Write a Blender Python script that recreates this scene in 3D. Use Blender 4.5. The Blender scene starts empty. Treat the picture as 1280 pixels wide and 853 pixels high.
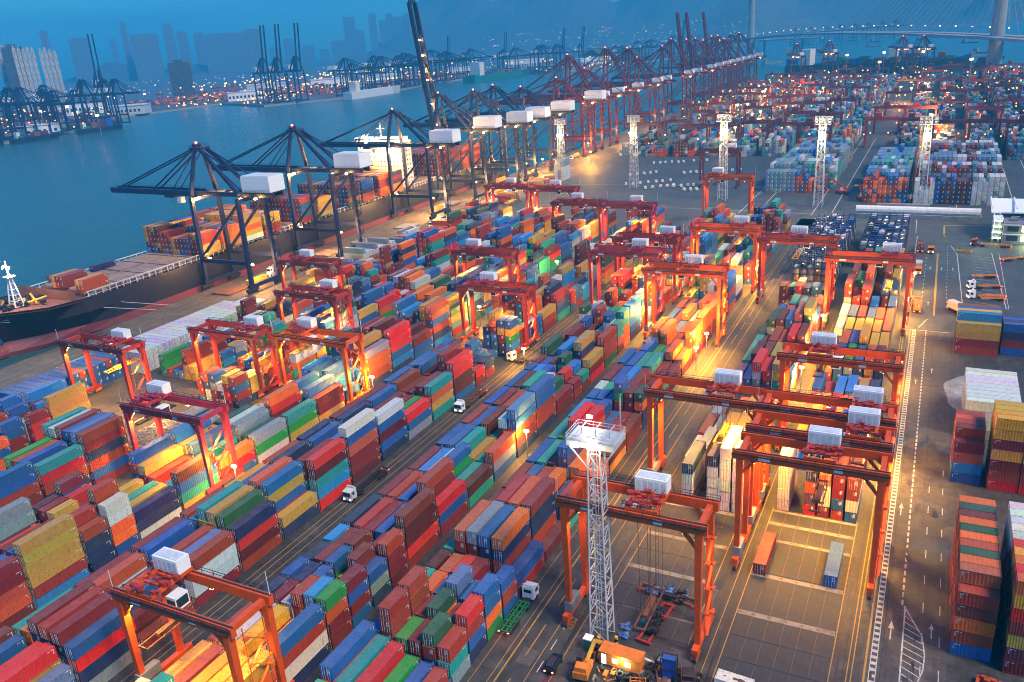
import bpy, bmesh, math, random
import numpy as np
from mathutils import Vector, Matrix
random.seed(7); rng = np.random.default_rng(7)
S = bpy.context.scene
R = math.radians

# ---------------------------------------------------------------- camera
CAM_Z = 104.73
cam_d = bpy.data.cameras.new('camera'); cam = bpy.data.objects.new('camera', cam_d); S.collection.objects.link(cam)
cam_d.sensor_width = 36.0; cam_d.lens = 1028.859/1280*36; cam_d.clip_start = 1; cam_d.clip_end = 60000
yaw, pit, rol = .48719, .353734, .0704382
fw = Vector((-math.sin(yaw)*math.cos(pit), math.cos(yaw)*math.cos(pit), -math.sin(pit)))
r0 = Vector((math.cos(yaw), math.sin(yaw), 0)); d0 = fw.cross(r0)
rt = r0*math.cos(rol) + d0*math.sin(rol); dn = d0*math.cos(rol) - r0*math.sin(rol)
mw = Matrix((( rt.x, -dn.x, -fw.x, 0), (rt.y, -dn.y, -fw.y, 0), (rt.z, -dn.z, -fw.z, CAM_Z), (0,0,0,1)))
cam.matrix_world = mw
S.camera = cam
def proj(x, y, z):
    """where a world point falls in the 1280 px wide photograph (used only to rank which repeats show largest)"""
    v = Vector((x, y, z-CAM_Z)); d = v.dot(fw)
    if d < 1: return None
    return 640+1028.859*v.dot(rt)/d, 426.5+1028.859*v.dot(dn)/d, d

# ---------------------------------------------------------------- world, sun, exposure
W = bpy.data.worlds.new('World'); S.world = W; W.use_nodes = True
wn = W.node_tree; wn.nodes.clear()
sky = wn.nodes.new('ShaderNodeTexSky'); sky.sky_type = 'NISHITA'; sky.sun_disc = False
SUN_EL, SUN_ROT = 8.0, 104.0
sky.sun_elevation = R(SUN_EL); sky.sun_rotation = R(SUN_ROT)
sky.air_density = 1.6; sky.dust_density = .3; sky.ozone_density = 5.0
hs = wn.nodes.new('ShaderNodeMix'); hs.data_type = 'RGBA'; hs.blend_type = 'MULTIPLY'; hs.inputs[0].default_value = 1
hs.inputs[7].default_value = (.24, .92, 1.56, 1)
bg = wn.nodes.new('ShaderNodeBackground'); bg.inputs['Strength'].default_value = .14
wo = wn.nodes.new('ShaderNodeOutputWorld')
wn.links.new(sky.outputs[0], hs.inputs[6]); wn.links.new(hs.outputs[2], bg.inputs[0]); wn.links.new(bg.outputs[0], wo.inputs[0])
sd = bpy.data.lights.new('evening_sun', 'SUN'); sd.energy = 1.8; sd.angle = R(14); sd.color = (1, .80, .55)
so = bpy.data.objects.new('evening_sun', sd); S.collection.objects.link(so)
_el, _az = R(52), R(SUN_ROT)
sdir = Vector((math.sin(_az)*math.cos(_el), math.cos(_az)*math.cos(_el), math.sin(_el)))
so.rotation_euler = sdir.to_track_quat('Z', 'Y').to_euler()
S.view_settings.view_transform = 'Standard'; S.view_settings.look = 'None'
S.view_settings.exposure = 1.4; S.view_settings.gamma = 1.0
S.cycles.max_bounces = 4; S.cycles.diffuse_bounces = 1; S.cycles.glossy_bounces = 2; S.cycles.volume_bounces = 0
S.cycles.transparent_max_bounces = 4; S.cycles.use_denoising = True; S.cycles.filter_width = 1.0; S.cycles.denoising_prefilter = 'ACCURATE'
S.cycles.caustics_reflective = False; S.cycles.caustics_refractive = False
S.cycles.sample_clamp_indirect = 4

# ---------------------------------------------------------------- materials
def nmat(name):
    m = bpy.data.materials.new(name); m.use_nodes = True
    nt = m.node_tree; b = nt.nodes['Principled BSDF']
    return m, nt, b
def nd(nt, t, **k):
    n = nt.nodes.new(t)
    for a, v in k.items(): setattr(n, a, v)
    return n
def lk(nt, a, b): nt.links.new(a, b)
def mth(nt, op, a, b=None, c=None):
    n = nt.nodes.new('ShaderNodeMath'); n.operation = op
    for i, v in enumerate((a, b, c)):
        if v is None: continue
        if isinstance(v, (int, float)): n.inputs[i].default_value = v
        else: nt.links.new(v, n.inputs[i])
    return n.outputs[0]
def mix(nt, fac, a, b, mode='MIX'):
    n = nt.nodes.new('ShaderNodeMix'); n.data_type = 'RGBA'; n.blend_type = mode
    for i, v in ((0, fac), (6, a), (7, b)):
        if isinstance(v, (int, float)): n.inputs[i].default_value = v
        elif isinstance(v, tuple): n.inputs[i].default_value = v if len(v) == 4 else (*v, 1)
        else: nt.links.new(v, n.inputs[i])
    return n.outputs[2]
def noise(nt, vec, scale, detail=3, rough=.55):
    n = nt.nodes.new('ShaderNodeTexNoise'); n.inputs['Scale'].default_value = scale
    n.inputs['Detail'].default_value = detail; n.inputs['Roughness'].default_value = rough
    if vec is not None: nt.links.new(vec, n.inputs['Vector'])
    return n.outputs[0]
def ramp(nt, f, stops):
    n = nt.nodes.new('ShaderNodeValToRGB'); e = n.color_ramp.elements
    while len(e) < len(stops): e.new(.5)
    for x, (p, c) in zip(e, stops): x.position = p; x.color = (*c, 1) if len(c) == 3 else c
    nt.links.new(f, n.inputs[0]); return n.outputs[0]

def paint(name, col, rough=.5, wear=.35, metal=0., grime=(.05, .035, .03), scale=.6):
    wear = min(1, wear*1.5)
    m, nt, b = nmat(name)
    tc = nd(nt, 'ShaderNodeTexCoord'); oi = nd(nt, 'ShaderNodeObjectInfo')
    va = nd(nt, 'ShaderNodeVectorMath', operation='ADD'); lk(nt, tc.outputs['Object'], va.inputs[0])
    cx = nd(nt, 'ShaderNodeCombineXYZ'); lk(nt, mth(nt, 'MULTIPLY', oi.outputs['Random'], 60.), cx.inputs[0]); lk(nt, cx.outputs[0], va.inputs[1])
    n1 = noise(nt, va.outputs[0], scale, 4, .65); n2 = noise(nt, va.outputs[0], scale*7, 3, .6)
    f = mth(nt, 'MULTIPLY', ramp(nt, n1, [(.45, (0,0,0)), (.75, (1,1,1))]), wear)
    c = mix(nt, f, col, grime)
    c2 = mix(nt, mth(nt, 'MULTIPLY', ramp(nt, n2, [(.35, (0,0,0)), (.8, (1,1,1))]), wear*.45), c, tuple(min(1, x*1.25+.03) for x in col))
    lk(nt, c2, b.inputs['Base Color'])
    b.inputs['Roughness'].default_value = rough; b.inputs['Metallic'].default_value = metal
    return m
def emis(name, col, strength, sample=True):
    m, nt, b = nmat(name)
    b.inputs['Base Color'].default_value = (*col, 1); b.inputs['Emission Color'].default_value = (*col, 1)
    b.inputs['Emission Strength'].default_value = strength
    if not sample: m.cycles.emission_sampling = 'NONE'
    return m

def container_mat(name, src):
    """painted corrugated steel: faded roof dirt, rust streaks, small white code marks printed near the ends"""
    m, nt, b = nmat(name)
    tc = nd(nt, 'ShaderNodeTexCoord'); oi = nd(nt, 'ShaderNodeObjectInfo'); geo = nd(nt, 'ShaderNodeNewGeometry')
    if src == 'object': base = oi.outputs['Color']
    else:
        at = nd(nt, 'ShaderNodeAttribute', attribute_name='paint'); base = at.outputs['Color']
    va = nd(nt, 'ShaderNodeVectorMath', operation='ADD'); lk(nt, tc.outputs['Object'], va.inputs[0])
    cx = nd(nt, 'ShaderNodeCombineXYZ'); lk(nt, mth(nt, 'MULTIPLY', oi.outputs['Random'], 90.), cx.inputs[0]); lk(nt, mth(nt, 'MULTIPLY', oi.outputs['Random'], 37.), cx.inputs[1])
    lk(nt, cx.outputs[0], va.inputs[1]); P = va.outputs[0]
    sn = nd(nt, 'ShaderNodeSeparateXYZ'); lk(nt, geo.outputs['True Normal'], sn.inputs[0])
    up = mth(nt, 'GREATER_THAN', sn.outputs[2], .7)
    n1 = noise(nt, P, .55, 5, .7); n2 = noise(nt, P, 1.5, 5, .72); n3 = noise(nt, P, .22, 2)
    # slight fading differences
    c = mix(nt, mth(nt, 'MULTIPLY', n3, .12), base, (.42, .36, .34))
    # roofs: chalky paint and walked-in dirt
    roofc = mix(nt, mth(nt, 'MULTIPLY', ramp(nt, n1, [(.3, (.1,.1,.1)), (.75, (1,1,1))]), .2), c, (.42, .32, .28))
    c = mix(nt, up, c, roofc)
    dirt = mth(nt, 'MULTIPLY', ramp(nt, n2, [(.52, (0,0,0)), (.7, (1,1,1))]), .45)
    c = mix(nt, dirt, c, (.06, .035, .025))
    # rust streaks down the sides
    mp = nd(nt, 'ShaderNodeMapping'); mp.inputs['Scale'].default_value = (4, 4, .35); lk(nt, P, mp.inputs[0])
    st = ramp(nt, noise(nt, mp.outputs[0], 1.2, 3, .7), [(.58, (0,0,0)), (.7, (1,1,1))])
    c = mix(nt, mth(nt, 'MULTIPLY', st, .6), c, (.07, .028, .016))
    # code marks: uv.x = metres from the far end, uv.y = metres below the top rail (sides); ends carry x in 20..22.4
    uv = nd(nt, 'ShaderNodeUVMap', uv_map='uv'); su = nd(nt, 'ShaderNodeSeparateXYZ'); lk(nt, uv.outputs[0], su.inputs[0])
    u, v = su.outputs[0], su.outputs[1]
    def band(x, lo, hi): return mth(nt, 'MULTIPLY', mth(nt, 'GREATER_THAN', x, lo), mth(nt, 'LESS_THAN', x, hi))
    wn_ = nd(nt, 'ShaderNodeTexWhiteNoise', noise_dimensions='3D')
    q = nd(nt, 'ShaderNodeVectorMath', operation='SNAP'); q.inputs[1].default_value = (.11, .16, 1)
    lk(nt, uv.outputs[0], q.inputs[0])
    qa = nd(nt, 'ShaderNodeVectorMath', operation='ADD'); lk(nt, q.outputs[0], qa.inputs[0]); lk(nt, cx.outputs[0], qa.inputs[1])
    lk(nt, qa.outputs[0], wn_.inputs[0])
    mark = mth(nt, 'MULTIPLY', band(u, .35, 1.45), band(v, .3, .48))
    mark = mth(nt, 'MAXIMUM', mark, mth(nt, 'MULTIPLY', band(u, .35, .55), band(v, .48, 1.35)))
    mark2 = mth(nt, 'MULTIPLY', band(u, 21.4, 22.1), band(v, .35, 1.3))
    mark = mth(nt, 'MULTIPLY', mth(nt, 'MAXIMUM', mark, mark2), mth(nt, 'GREATER_THAN', wn_.outputs[0], .42))
    c = mix(nt, mth(nt, 'MULTIPLY', mark, .8), c, (.75, .74, .7))
    if src != 'object':
        # far containers: door joints and bars on the ends
        e = mth(nt, 'MULTIPLY', mth(nt, 'GREATER_THAN', u, 19.5), mth(nt, 'LESS_THAN', mth(nt, 'ABSOLUTE', mth(nt, 'SUBTRACT', mth(nt, 'FRACT', mth(nt, 'MULTIPLY', u, 1.65)), .5)), .09))
        c = mix(nt, mth(nt, 'MULTIPLY', e, .55), c, (.03, .03, .035))
        rail = mth(nt, 'MULTIPLY', mth(nt, 'LESS_THAN', v, .12), mth(nt, 'GREATER_THAN', v, -.5))
        c = mix(nt, mth(nt, 'MULTIPLY', rail, .3), c, (.03, .03, .035))
        # corrugation as relief
        wv = mth(nt, 'SINE', mth(nt, 'MULTIPLY', u, 2*math.pi/.42))
        bp = nd(nt, 'ShaderNodeBump'); bp.inputs['Distance'].default_value = .04; bp.inputs['Strength'].default_value = .5
        lk(nt, wv, bp.inputs['Height']); lk(nt, bp.outputs[0], b.inputs['Normal'])
    lk(nt, c, b.inputs['Base Color'])
    b.inputs['Roughness'].default_value = .5; b.inputs['Specular IOR Level'].default_value = .15
    return m

M = {}
M['cont'] = container_mat('container_paint', 'object')
M['contmass'] = container_mat('container_paint_far', 'mesh')
M['orange'] = paint('crane_orange', (.74, .085, .004), .45, .25)
M['red'] = paint('crane_red', (.42, .03, .02), .45, .3)
M['pinkred'] = paint('crane_crimson', (.45, .03, .06), .45, .3)
M['navy'] = paint('crane_navy', (.012, .02, .075), .4, .2)
M['maroon'] = paint('crane_maroon', (.13, .01, .035), .4, .2)
M['dark'] = paint('dark_steel', (.02, .02, .025), .5, .3)
M['grey'] = paint('grey_steel', (.22, .23, .24), .5, .4)
M['white'] = paint('white_paint', (.84, .85, .86), .45, .05)
M['cream'] = paint('cream_paint', (.75, .7, .62), .5, .15)
M['yellow'] = paint('yellow_paint', (.7, .36, .02), .5, .3)
M['orangebody'] = paint('orange_body', (.75, .2, .02), .45, .3)
M['green'] = paint('green_paint', (.01, .2, .07), .45, .3)
M['blue'] = paint('blue_paint', (.01, .09, .4), .45, .3)
M['teal'] = paint('teal_paint', (.01, .18, .16), .45, .3)
M['black'] = paint('black_paint', (.01, .01, .013), .25, .1)
M['galv'] = paint('galvanised_steel', (.62, .65, .68), .4, .2)
M['tyre'] = paint('tyre_rubber', (.015, .015, .015), .8, .3)
M['rust'] = paint('rusty_iron', (.16, .06, .03), .8, .6)
M['timber'] = paint('grey_timber', (.3, .25, .22), .8, .5)
M['whiteline'] = paint('road_paint_white', (.5, .5, .48), .7, .75, grime=(.12,.11,.1), scale=1.5)
M['yellowline'] = paint('road_paint_yellow', (.42, .24, .03), .7, .8, grime=(.12,.1,.08), scale=1.5)
M['hull'] = paint('hull_black', (.012, .014, .03), .35, .35, grime=(.05,.03,.035), scale=.12)
M['boot'] = paint('hull_red_antifouling', (.22, .035, .045), .6, .6, grime=(.12,.07,.06), scale=.15)
M['deckred'] = paint('ship_deck_red', (.2, .07, .05), .7, .6, scale=.2)
M['tarp'] = paint('blue_tarp', (.1, .22, .5), .6, .2)
M['concrete'] = paint('concrete', (.3, .29, .27), .85, .5, grime=(.1,.09,.08), scale=.25)
M['stone'] = paint('bridge_concrete', (.3, .31, .33), .8, .2, scale=.05)
M['glass'] = paint('dark_glass', (.02, .04, .06), .08, .05)
M['sodium'] = emis('sodium_lamp', (1, .46, .10), 55)
M['whitelamp'] = emis('white_lamp', (1, .88, .65), 70)
M['farlamp'] = emis('far_sodium_lamp', (1, .33, .05), 3.2, False)
M['farwhite'] = emis('far_white_lamp', (1, .62, .3), 1.3, False)
M['litwin'] = emis('lit_window', (1, .75, .35), 5, False)
M['greenwin'] = emis('lit_window_green', (.75, 1, .35), 4, False)
M['redlamp'] = emis('red_lamp', (1, .05, .02), 25, False)

# ---------------------------------------------------------------- mesh helpers
BOXF = [(0,1,3,2), (4,6,7,5), (0,4,5,1), (2,3,7,6), (0,2,6,4), (1,5,7,3)]
class MB:
    def __init__(s): s.v, s.f, s.m = [], [], []
    def hexa(s, pts, mi=0):
        b = len(s.v); s.v += [tuple(p) for p in pts]
        for q in BOXF: s.f.append(tuple(b+i for i in q)); s.m.append(mi)
        return s
    def box(s, x0, x1, y0, y1, z0, z1, mi=0):
        return s.hexa([(x, y, z) for x in (x0, x1) for y in (y0, y1) for z in (z0, z1)], mi)
    def cbox(s, c, sz, mi=0):
        return s.box(c[0]-sz[0]/2, c[0]+sz[0]/2, c[1]-sz[1]/2, c[1]+sz[1]/2, c[2]-sz[2]/2, c[2]+sz[2]/2, mi)
    def bar(s, a, b, w, h=None, mi=0, w2=None, h2=None):
        h = w if h is None else h; w2 = w if w2 is None else w2; h2 = h if h2 is None else h2
        a, b = Vector(a), Vector(b); d = (b-a).normalized()
        u = d.cross(Vector((0,0,1)))
        if u.length < 1e-3: u = Vector((1,0,0))
        u.normalize(); v = u.cross(d)
        pts = []
        for su in (-1, 1):
            for (p, ww, hh) in ((a, w, h), (b, w2, h2)):
                for sv in (-1, 1): pts.append(p + u*su*ww/2 + v*sv*hh/2)
        return s.hexa(pts, mi)
    def tube(s, a, b, r, n=8, mi=0, r2=None):
        r2 = r if r2 is None else r2
        a, b = Vector(a), Vector(b); d = (b-a).normalized()
        u = d.cross(Vector((0,0,1)))
        if u.length < 1e-3: u = Vector((1,0,0))
        u.normalize(); v = u.cross(d); k = len(s.v)
        for p, rr in ((a, r), (b, r2)):
            for i in range(n):
                t = 2*math.pi*i/n; s.v.append(tuple(p + u*math.cos(t)*rr + v*math.sin(t)*rr))
        for i in range(n):
            j = (i+1) % n; s.f.append((k+i, k+j, k+n+j, k+n+i)); s.m.append(mi)
        s.f.append(tuple(k+i for i in reversed(range(n)))); s.m.append(mi)
        s.f.append(tuple(k+n+i for i in range(n))); s.m.append(mi)
        return s
    def quad(s, pts, mi=0):
        k = len(s.v); s.v += [tuple(p) for p in pts]; s.f.append(tuple(range(k, k+len(pts)))); s.m.append(mi); return s
    def mesh(s, name, mats):
        me = bpy.data.meshes.new(name); me.from_pydata(s.v, [], s.f)
        for x in (mats if isinstance(mats, (list, tuple)) else [mats]): me.materials.append(M[x])
        if any(s.m): me.polygons.foreach_set('material_index', s.m)
        bm = bmesh.new(); bm.from_mesh(me); bmesh.ops.recalc_face_normals(bm, faces=bm.faces); bm.to_mesh(me); bm.free()
        return me
    def build(s, name, mats, parent=None, loc=(0,0,0), rz=0):
        return obj(name, s.mesh(name, mats), parent, loc, rz)
def obj(name, me, parent=None, loc=(0,0,0), rz=0):
    o = bpy.data.objects.new(name, me); S.collection.objects.link(o)
    o.location = loc; o.rotation_euler = (0, 0, rz)
    if parent is not None: o.parent = parent
    return o
def tag(o, label=None, cat=None, group=None, kind=None):
    if label: o['label'] = label
    if cat: o['category'] = cat
    if group: o['group'] = group
    if kind: o['kind'] = kind
    return o
def empty(name, loc=(0,0,0), rz=0):
    o = bpy.data.objects.new(name, None); S.collection.objects.link(o); o.location = loc; o.rotation_euler = (0,0,rz)
    o.empty_display_size = .5
    return o
def kids(o): return [c for c in bpy.data.objects if c.parent == o]
def copy_tree(o, chmap, parent=None):
    c = o.copy(); S.collection.objects.link(c); c.parent = parent
    for ch in chmap.get(o.name, []): copy_tree(ch, chmap, c)
    return c
def tree_map(root):
    mp = {}
    allo = list(S.objects)
    stack = [root]
    while stack:
        o = stack.pop(); k = [c for c in allo if c.parent == o]; mp[o.name] = k; stack += k
    return mp
def lamp(name, loc, energy, col=(1, .46, .06), radius=.35, parent=None, spot=None, aim=None):
    d = bpy.data.lights.new(name, 'SPOT' if spot else 'POINT'); d.energy = energy*3.2; d.color = col; d.shadow_soft_size = radius
    if spot: d.spot_size = R(spot); d.spot_blend = .6
    o = bpy.data.objects.new(name, d); S.collection.objects.link(o); o.location = loc
    if aim is not None: o.rotation_euler = (Vector(loc)-Vector(aim)).to_track_quat('Z', 'Y').to_euler()
    if parent is not None: o.parent = parent
    return o
# ================================================================ the setting
def ground_mat(name, a, b_, patch=.5, slab=None, warm=0., rough=.75, scale=.05):
    m, nt, b = nmat(name)
    tc = nd(nt, 'ShaderNodeTexCoord'); P = tc.outputs['Object']
    n1 = noise(nt, P, scale, 5, .65); n2 = noise(nt, P, scale*9, 4, .65); n3 = noise(nt, P, 2.5, 3, .7)
    c = mix(nt, ramp(nt, n1, [(.35, (0,0,0)), (.65, (1,1,1))]), a, b_)
    c = mix(nt, mth(nt, 'MULTIPLY', ramp(nt, n2, [(.45, (0,0,0)), (.62, (1,1,1))]), patch+.2), c, tuple(x*.35 for x in a))
    hl = ramp(nt, noise(nt, P, .11, 6, .75), [(.55, (0,0,0)), (.66, (1,1,1))])
    c = mix(nt, mth(nt, 'MULTIPLY', hl, .6), c, tuple(min(1, x*1.9) for x in b_))
    mp = nd(nt, 'ShaderNodeMapping'); mp.inputs['Scale'].default_value = (1.1, .045, 1); lk(nt, P, mp.inputs[0])
    tr = ramp(nt, noise(nt, mp.outputs[0], 1., 4, .7), [(.5, (0,0,0)), (.66, (1,1,1))])
    c = mix(nt, mth(nt, 'MULTIPLY', tr, .5), c, tuple(x*.5 for x in a))
    spots = ramp(nt, noise(nt, P, .35, 5, .75), [(.56, (0,0,0)), (.68, (1,1,1))])
    c = mix(nt, mth(nt, 'MULTIPLY', spots, .7), c, (.03, .025, .022))
    c = mix(nt, mth(nt, 'MULTIPLY', n3, .25), c, tuple(min(1, x*1.7) for x in b_))
    if slab:
        br = nd(nt, 'ShaderNodeTexBrick'); br.offset = 0; br.inputs['Scale'].default_value = 1
        br.inputs['Brick Width'].default_value = slab[0]; br.inputs['Row Height'].default_value = slab[1]; br.inputs['Mortar Size'].default_value = .05
        br.inputs['Color1'].default_value = (1,1,1,1); br.inputs['Color2'].default_value = (.8,.8,.8,1); br.inputs['Mortar'].default_value = (.35,.35,.35,1)
        lk(nt, P, br.inputs['Vector']); c = mix(nt, 1, c, br.outputs[0], 'MULTIPLY')
    lk(nt, c, b.inputs['Base Color'])
    lk(nt, mth(nt, 'SUBTRACT', rough+.1, mth(nt, 'MULTIPLY', n2, .35)), b.inputs['Roughness'])
    bp = nd(nt, 'ShaderNodeBump'); bp.inputs['Distance'].default_value = .03; bp.inputs['Strength'].default_value = .5
    lk(nt, n3, bp.inputs['Height']); lk(nt, bp.outputs[0], b.inputs['Normal'])
    return m
M['yard'] = ground_mat('yard_concrete', (.036, .036, .038), (.074, .071, .070), slab=(5.7, 6.5))
M['road'] = ground_mat('lane_asphalt', (.033, .034, .036), (.06, .059, .06))
M['apron'] = ground_mat('quay_concrete', (.10, .08, .065), (.16, .13, .10), slab=(7, 7))
M['darkyard'] = ground_mat('asphalt_dark', (.035, .045, .055), (.06, .07, .08), scale=.02)
M['rightroad'] = ground_mat('right_road_concrete', (.048, .044, .043), (.09, .082, .078), slab=(5, 12))
M['land'] = ground_mat('far_land', (.05, .06, .065), (.09, .1, .1), scale=.004)

# ---- sea
def water():
    m, nt, b = nmat('sea_water')
    tc = nd(nt, 'ShaderNodeTexCoord'); P = tc.outputs['Object']
    n3 = noise(nt, P, .0016, 3)
    lk(nt, mix(nt, n3, (.014, .075, .09), (.03, .11, .125)), b.inputs['Base Color'])
    lk(nt, mth(nt, 'ADD', .16, mth(nt, 'MULTIPLY', n3, .16)), b.inputs['Roughness'])
    mp = nd(nt, 'ShaderNodeMapping'); mp.inputs['Scale'].default_value = (1, .5, 1); mp.inputs['Rotation'].default_value = (0,0,.5); lk(nt, P, mp.inputs[0])
    h1 = noise(nt, mp.outputs[0], .11, 6, .7); h2 = noise(nt, mp.outputs[0], .02, 3, .6)
    bp = nd(nt, 'ShaderNodeBump'); bp.inputs['Distance'].default_value = 3.2; bp.inputs['Strength'].default_value = .8
    lk(nt, mth(nt, 'ADD', h1, mth(nt, 'MULTIPLY', h2, 1.5)), bp.inputs['Height']); lk(nt, bp.outputs[0], b.inputs['Normal'])
    b.inputs['IOR'].default_value = 1.33
    M['water'] = m
water()
SEA = -4.0
o = MB().quad([(-14000,-3000,SEA), (9000,-3000,SEA), (9000,14000,SEA), (-14000,14000,SEA)]).build('sea', 'water'); tag(o, kind='structure')

def prism(name, poly, z0, z1, mats, side=None):
    b = MB(); n = len(poly)
    area = sum(poly[i][0]*poly[(i+1)%n][1]-poly[(i+1)%n][0]*poly[i][1] for i in range(n))
    if area < 0: poly = poly[::-1]
    b.quad([(x, y, z1) for x, y in poly])
    for i in range(n):
        (x0, y0), (x1, y1) = poly[i], poly[(i+1)%n]
        b.quad([(x0,y0,z0), (x1,y1,z0), (x1,y1,z1), (x0,y0,z1)], 1 if side else 0)
    o = b.build(name, mats); tag(o, kind='structure'); return o
ground = prism('ground', [(-308, -120), (1200, -120), (1200, 1150), (600, 1300), (110, 1500), (-60, 1640), (-180, 1700), (-300, 1640), (-308, 1400)], -8, 0, ['yard', 'concrete'], True)

def sheet(name, x0, x1, y0, y1, z, mat, parent=None):
    o = MB().quad([(x0,y0,z), (x1,y0,z), (x1,y1,z), (x0,y1,z)]).build(name, mat, parent)
    if parent is None: tag(o, kind='structure')
    return o
apron = sheet('quay_apron', -307.6, -250.5, -118, 1500, .006, 'apron')
road_c = sheet('road', -64.2, -54, 0, 470, .006, 'road')
road_l = sheet('road', -124, -110, 0, 446, .006, 'road')
road_r = sheet('road', -3.0, 9.9, 60, 301.5, .006, 'rightroad')
road_t = sheet('road', -250, 200, 446, 800, .006, 'darkyard')
lot_r = sheet('truck_park_ground', -6.5, 200, 302, 445.8, .006, 'darkyard')

def line(parent, x0, x1, y0, y1, mat='whiteline', z=.014, name='lane_line'):
    return MB().quad([(x0,y0,z), (x1,y0,z), (x1,y1,z), (x0,y1,z)]).build(name, mat, parent)
def dashes(parent, x, w, y0, y1, L, gap, mat='whiteline', name='lane_line'):
    b = MB(); y = y0
    while y < y1:
        b.quad([(x,y,.014), (x+w,y,.014), (x+w,y+L,.014), (x,y+L,.014)]); y += L+gap
    o = b.build(name, mat, parent); return o
def pline(parent, pts, w, mat='whiteline', name='lane_line', z=.014):
    b = MB()
    for (a, c) in zip(pts[:-1], pts[1:]):
        d = Vector((c[0]-a[0], c[1]-a[1], 0)).normalized(); n = Vector((-d.y, d.x, 0))*w/2
        b.quad([(a[0]-n.x,a[1]-n.y,z), (c[0]-n.x,c[1]-n.y,z), (c[0]+n.x,c[1]+n.y,z), (a[0]+n.x,a[1]+n.y,z)])
    return b.build(name, mat, parent)
for x, w in ((-64.0, .12), (-61.0, .14), (-59.9, .3), (-55.0,.15)): line(road_c, x, x+w, 20, 440, 'yellowline')
dashes(road_c, -57.5, .2, 60, 440, 9, 6, 'yellowline'); dashes(road_c, -53.9, .2, 60, 115, 3, 3)
for x in (-122.6, -121, -118.8, -116.2, -111.2): line(road_l, x, x+.18, 20, 440, 'yellowline')
dashes(road_l, -114, .2, 60, 440, 4, 5)
# right hand road: ladder edge, solid, dashes, arrows, hatched island
line(road_r, -2.55, -2.2, 60, 300, 'yellowline'); line(road_r, -1.75, -1.6, 60, 300); line(road_r, -.75, -.6, 60, 300)
dashes(road_r, -1.6, .85, 60, 300, .75, .85)
line(road_r, 2.9, 3.15, 60, 143.8); dashes(road_r, 2.3, .35, 144, 300, 1.6, .8)
dashes(road_r, 5.9, .16, 62, 190, 3, 6); dashes(road_r, 8.7, .16, 62, 205, 3, 6)
pline(road_r, [(2.8,143.8), (6.1,136), (6.6,131), (6.4,127), (5.6,123.5), (5.0,118)], .22)
def hatch():
    b = MB(); ed = [(118,5.0), (123.5,5.6), (127,6.4), (131,6.6), (136,6.1), (143.8,2.8)]
    def rx(y):
        for (a, xa), (c, xc) in zip(ed[:-1], ed[1:]):
            if a <= y <= c: return xa+(xc-xa)*(y-a)/(c-a)
        return 3
    y = 118.
    while y < 142:
        y2 = max(118, y-1.7)
        x1 = rx(y2)
        b.quad([(3.1,y,.015), (x1,y2,.015), (x1,y2+.22,.015), (3.1,y+.22,.015)]); y += 1.75
    return b.build('hatched_marking', 'whiteline', road_r)
hatch()
def arrow(parent, x, y, s=1., down=False):
    k = -1 if down else 1
    b = MB(); z = .016
    p = [(x-.12*s,y,z), (x+.12*s,y,z), (x+.12*s,y+k*3.2*s,z), (x-.12*s,y+k*3.2*s,z)]
    b.quad(p if k > 0 else p[::-1]); t = [(x-.5*s,y+k*3.2*s,z), (x+.5*s,y+k*3.2*s,z), (x,y+k*5.4*s,z)]
    b.quad(t if k > 0 else t[::-1]); return b.build('arrow_marking', 'whiteline', parent)
arrow(road_r, 1.0, 133.2); arrow(road_r, .6, 176); arrow(road_r, 7.5, 136, .8); arrow(road_r, .9, 252, .9); arrow(road_r, 5, 262, .8)
pline(road_r, [(-2.8,301), (9.8,300.6)], .3)
# truck park markings
line(lot_r, -5.0, -4.7, 304, 440); dashes(lot_r, 0.0, .2, 322, 398, 2.6, 3.2)
line(lot_r, 4.2, 4.9, 318, 408, 'yellowline'); dashes(lot_r, 8.4, .2, 330, 425, 2, 3)
pline(lot_r, [(13.9,332), (12.2,410), (9.6,424)], .3); pline(lot_r, [(27.9,332), (25.9,414)], .3); line(lot_r, 28.6, 28.8, 332, 414)
b = MB()
for i in range(17):
    y = 333+i*4.6; b.quad([(18.2,y,.014), (26,y-2.2,.014), (26,y-2.0,.014), (18.2,y+.2,.014)])
b.build('parking_bay_marking', 'whiteline', lot_r)
pline(lot_r, [(0,303.5), (2.6,313.9)], .3); arrow(lot_r, 2.4, 330, .9); arrow(lot_r, 6.4, 380, .9); arrow(lot_r, 2, 380, .9); arrow(lot_r, 10.6, 380, .9)
pline(lot_r, [(7.3,441), (6.7,444.5)], .6, 'yellowline')
pline(road_t, [(6.7,447), (6.7,465.5), (23.8,468.4)], .8, 'yellowline'); pline(road_t, [(-5.8,447), (-6.4,476), (-6.5,800)], .3)
for x in (-100, -90, -60, -50, -12, 12, 40, 52, 64): line(road_t, x, x+.4, 480, 798)
pline(road_t, [(-240,487), (-130,489), (-40,482)], .4); pline(road_t, [(-240,560), (-60,566)], .4)
for x in (-296, -291, -286, -276, -271, -266, -261): line(apron, x, x+.2, -100, 1400, 'yellowline')

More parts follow.
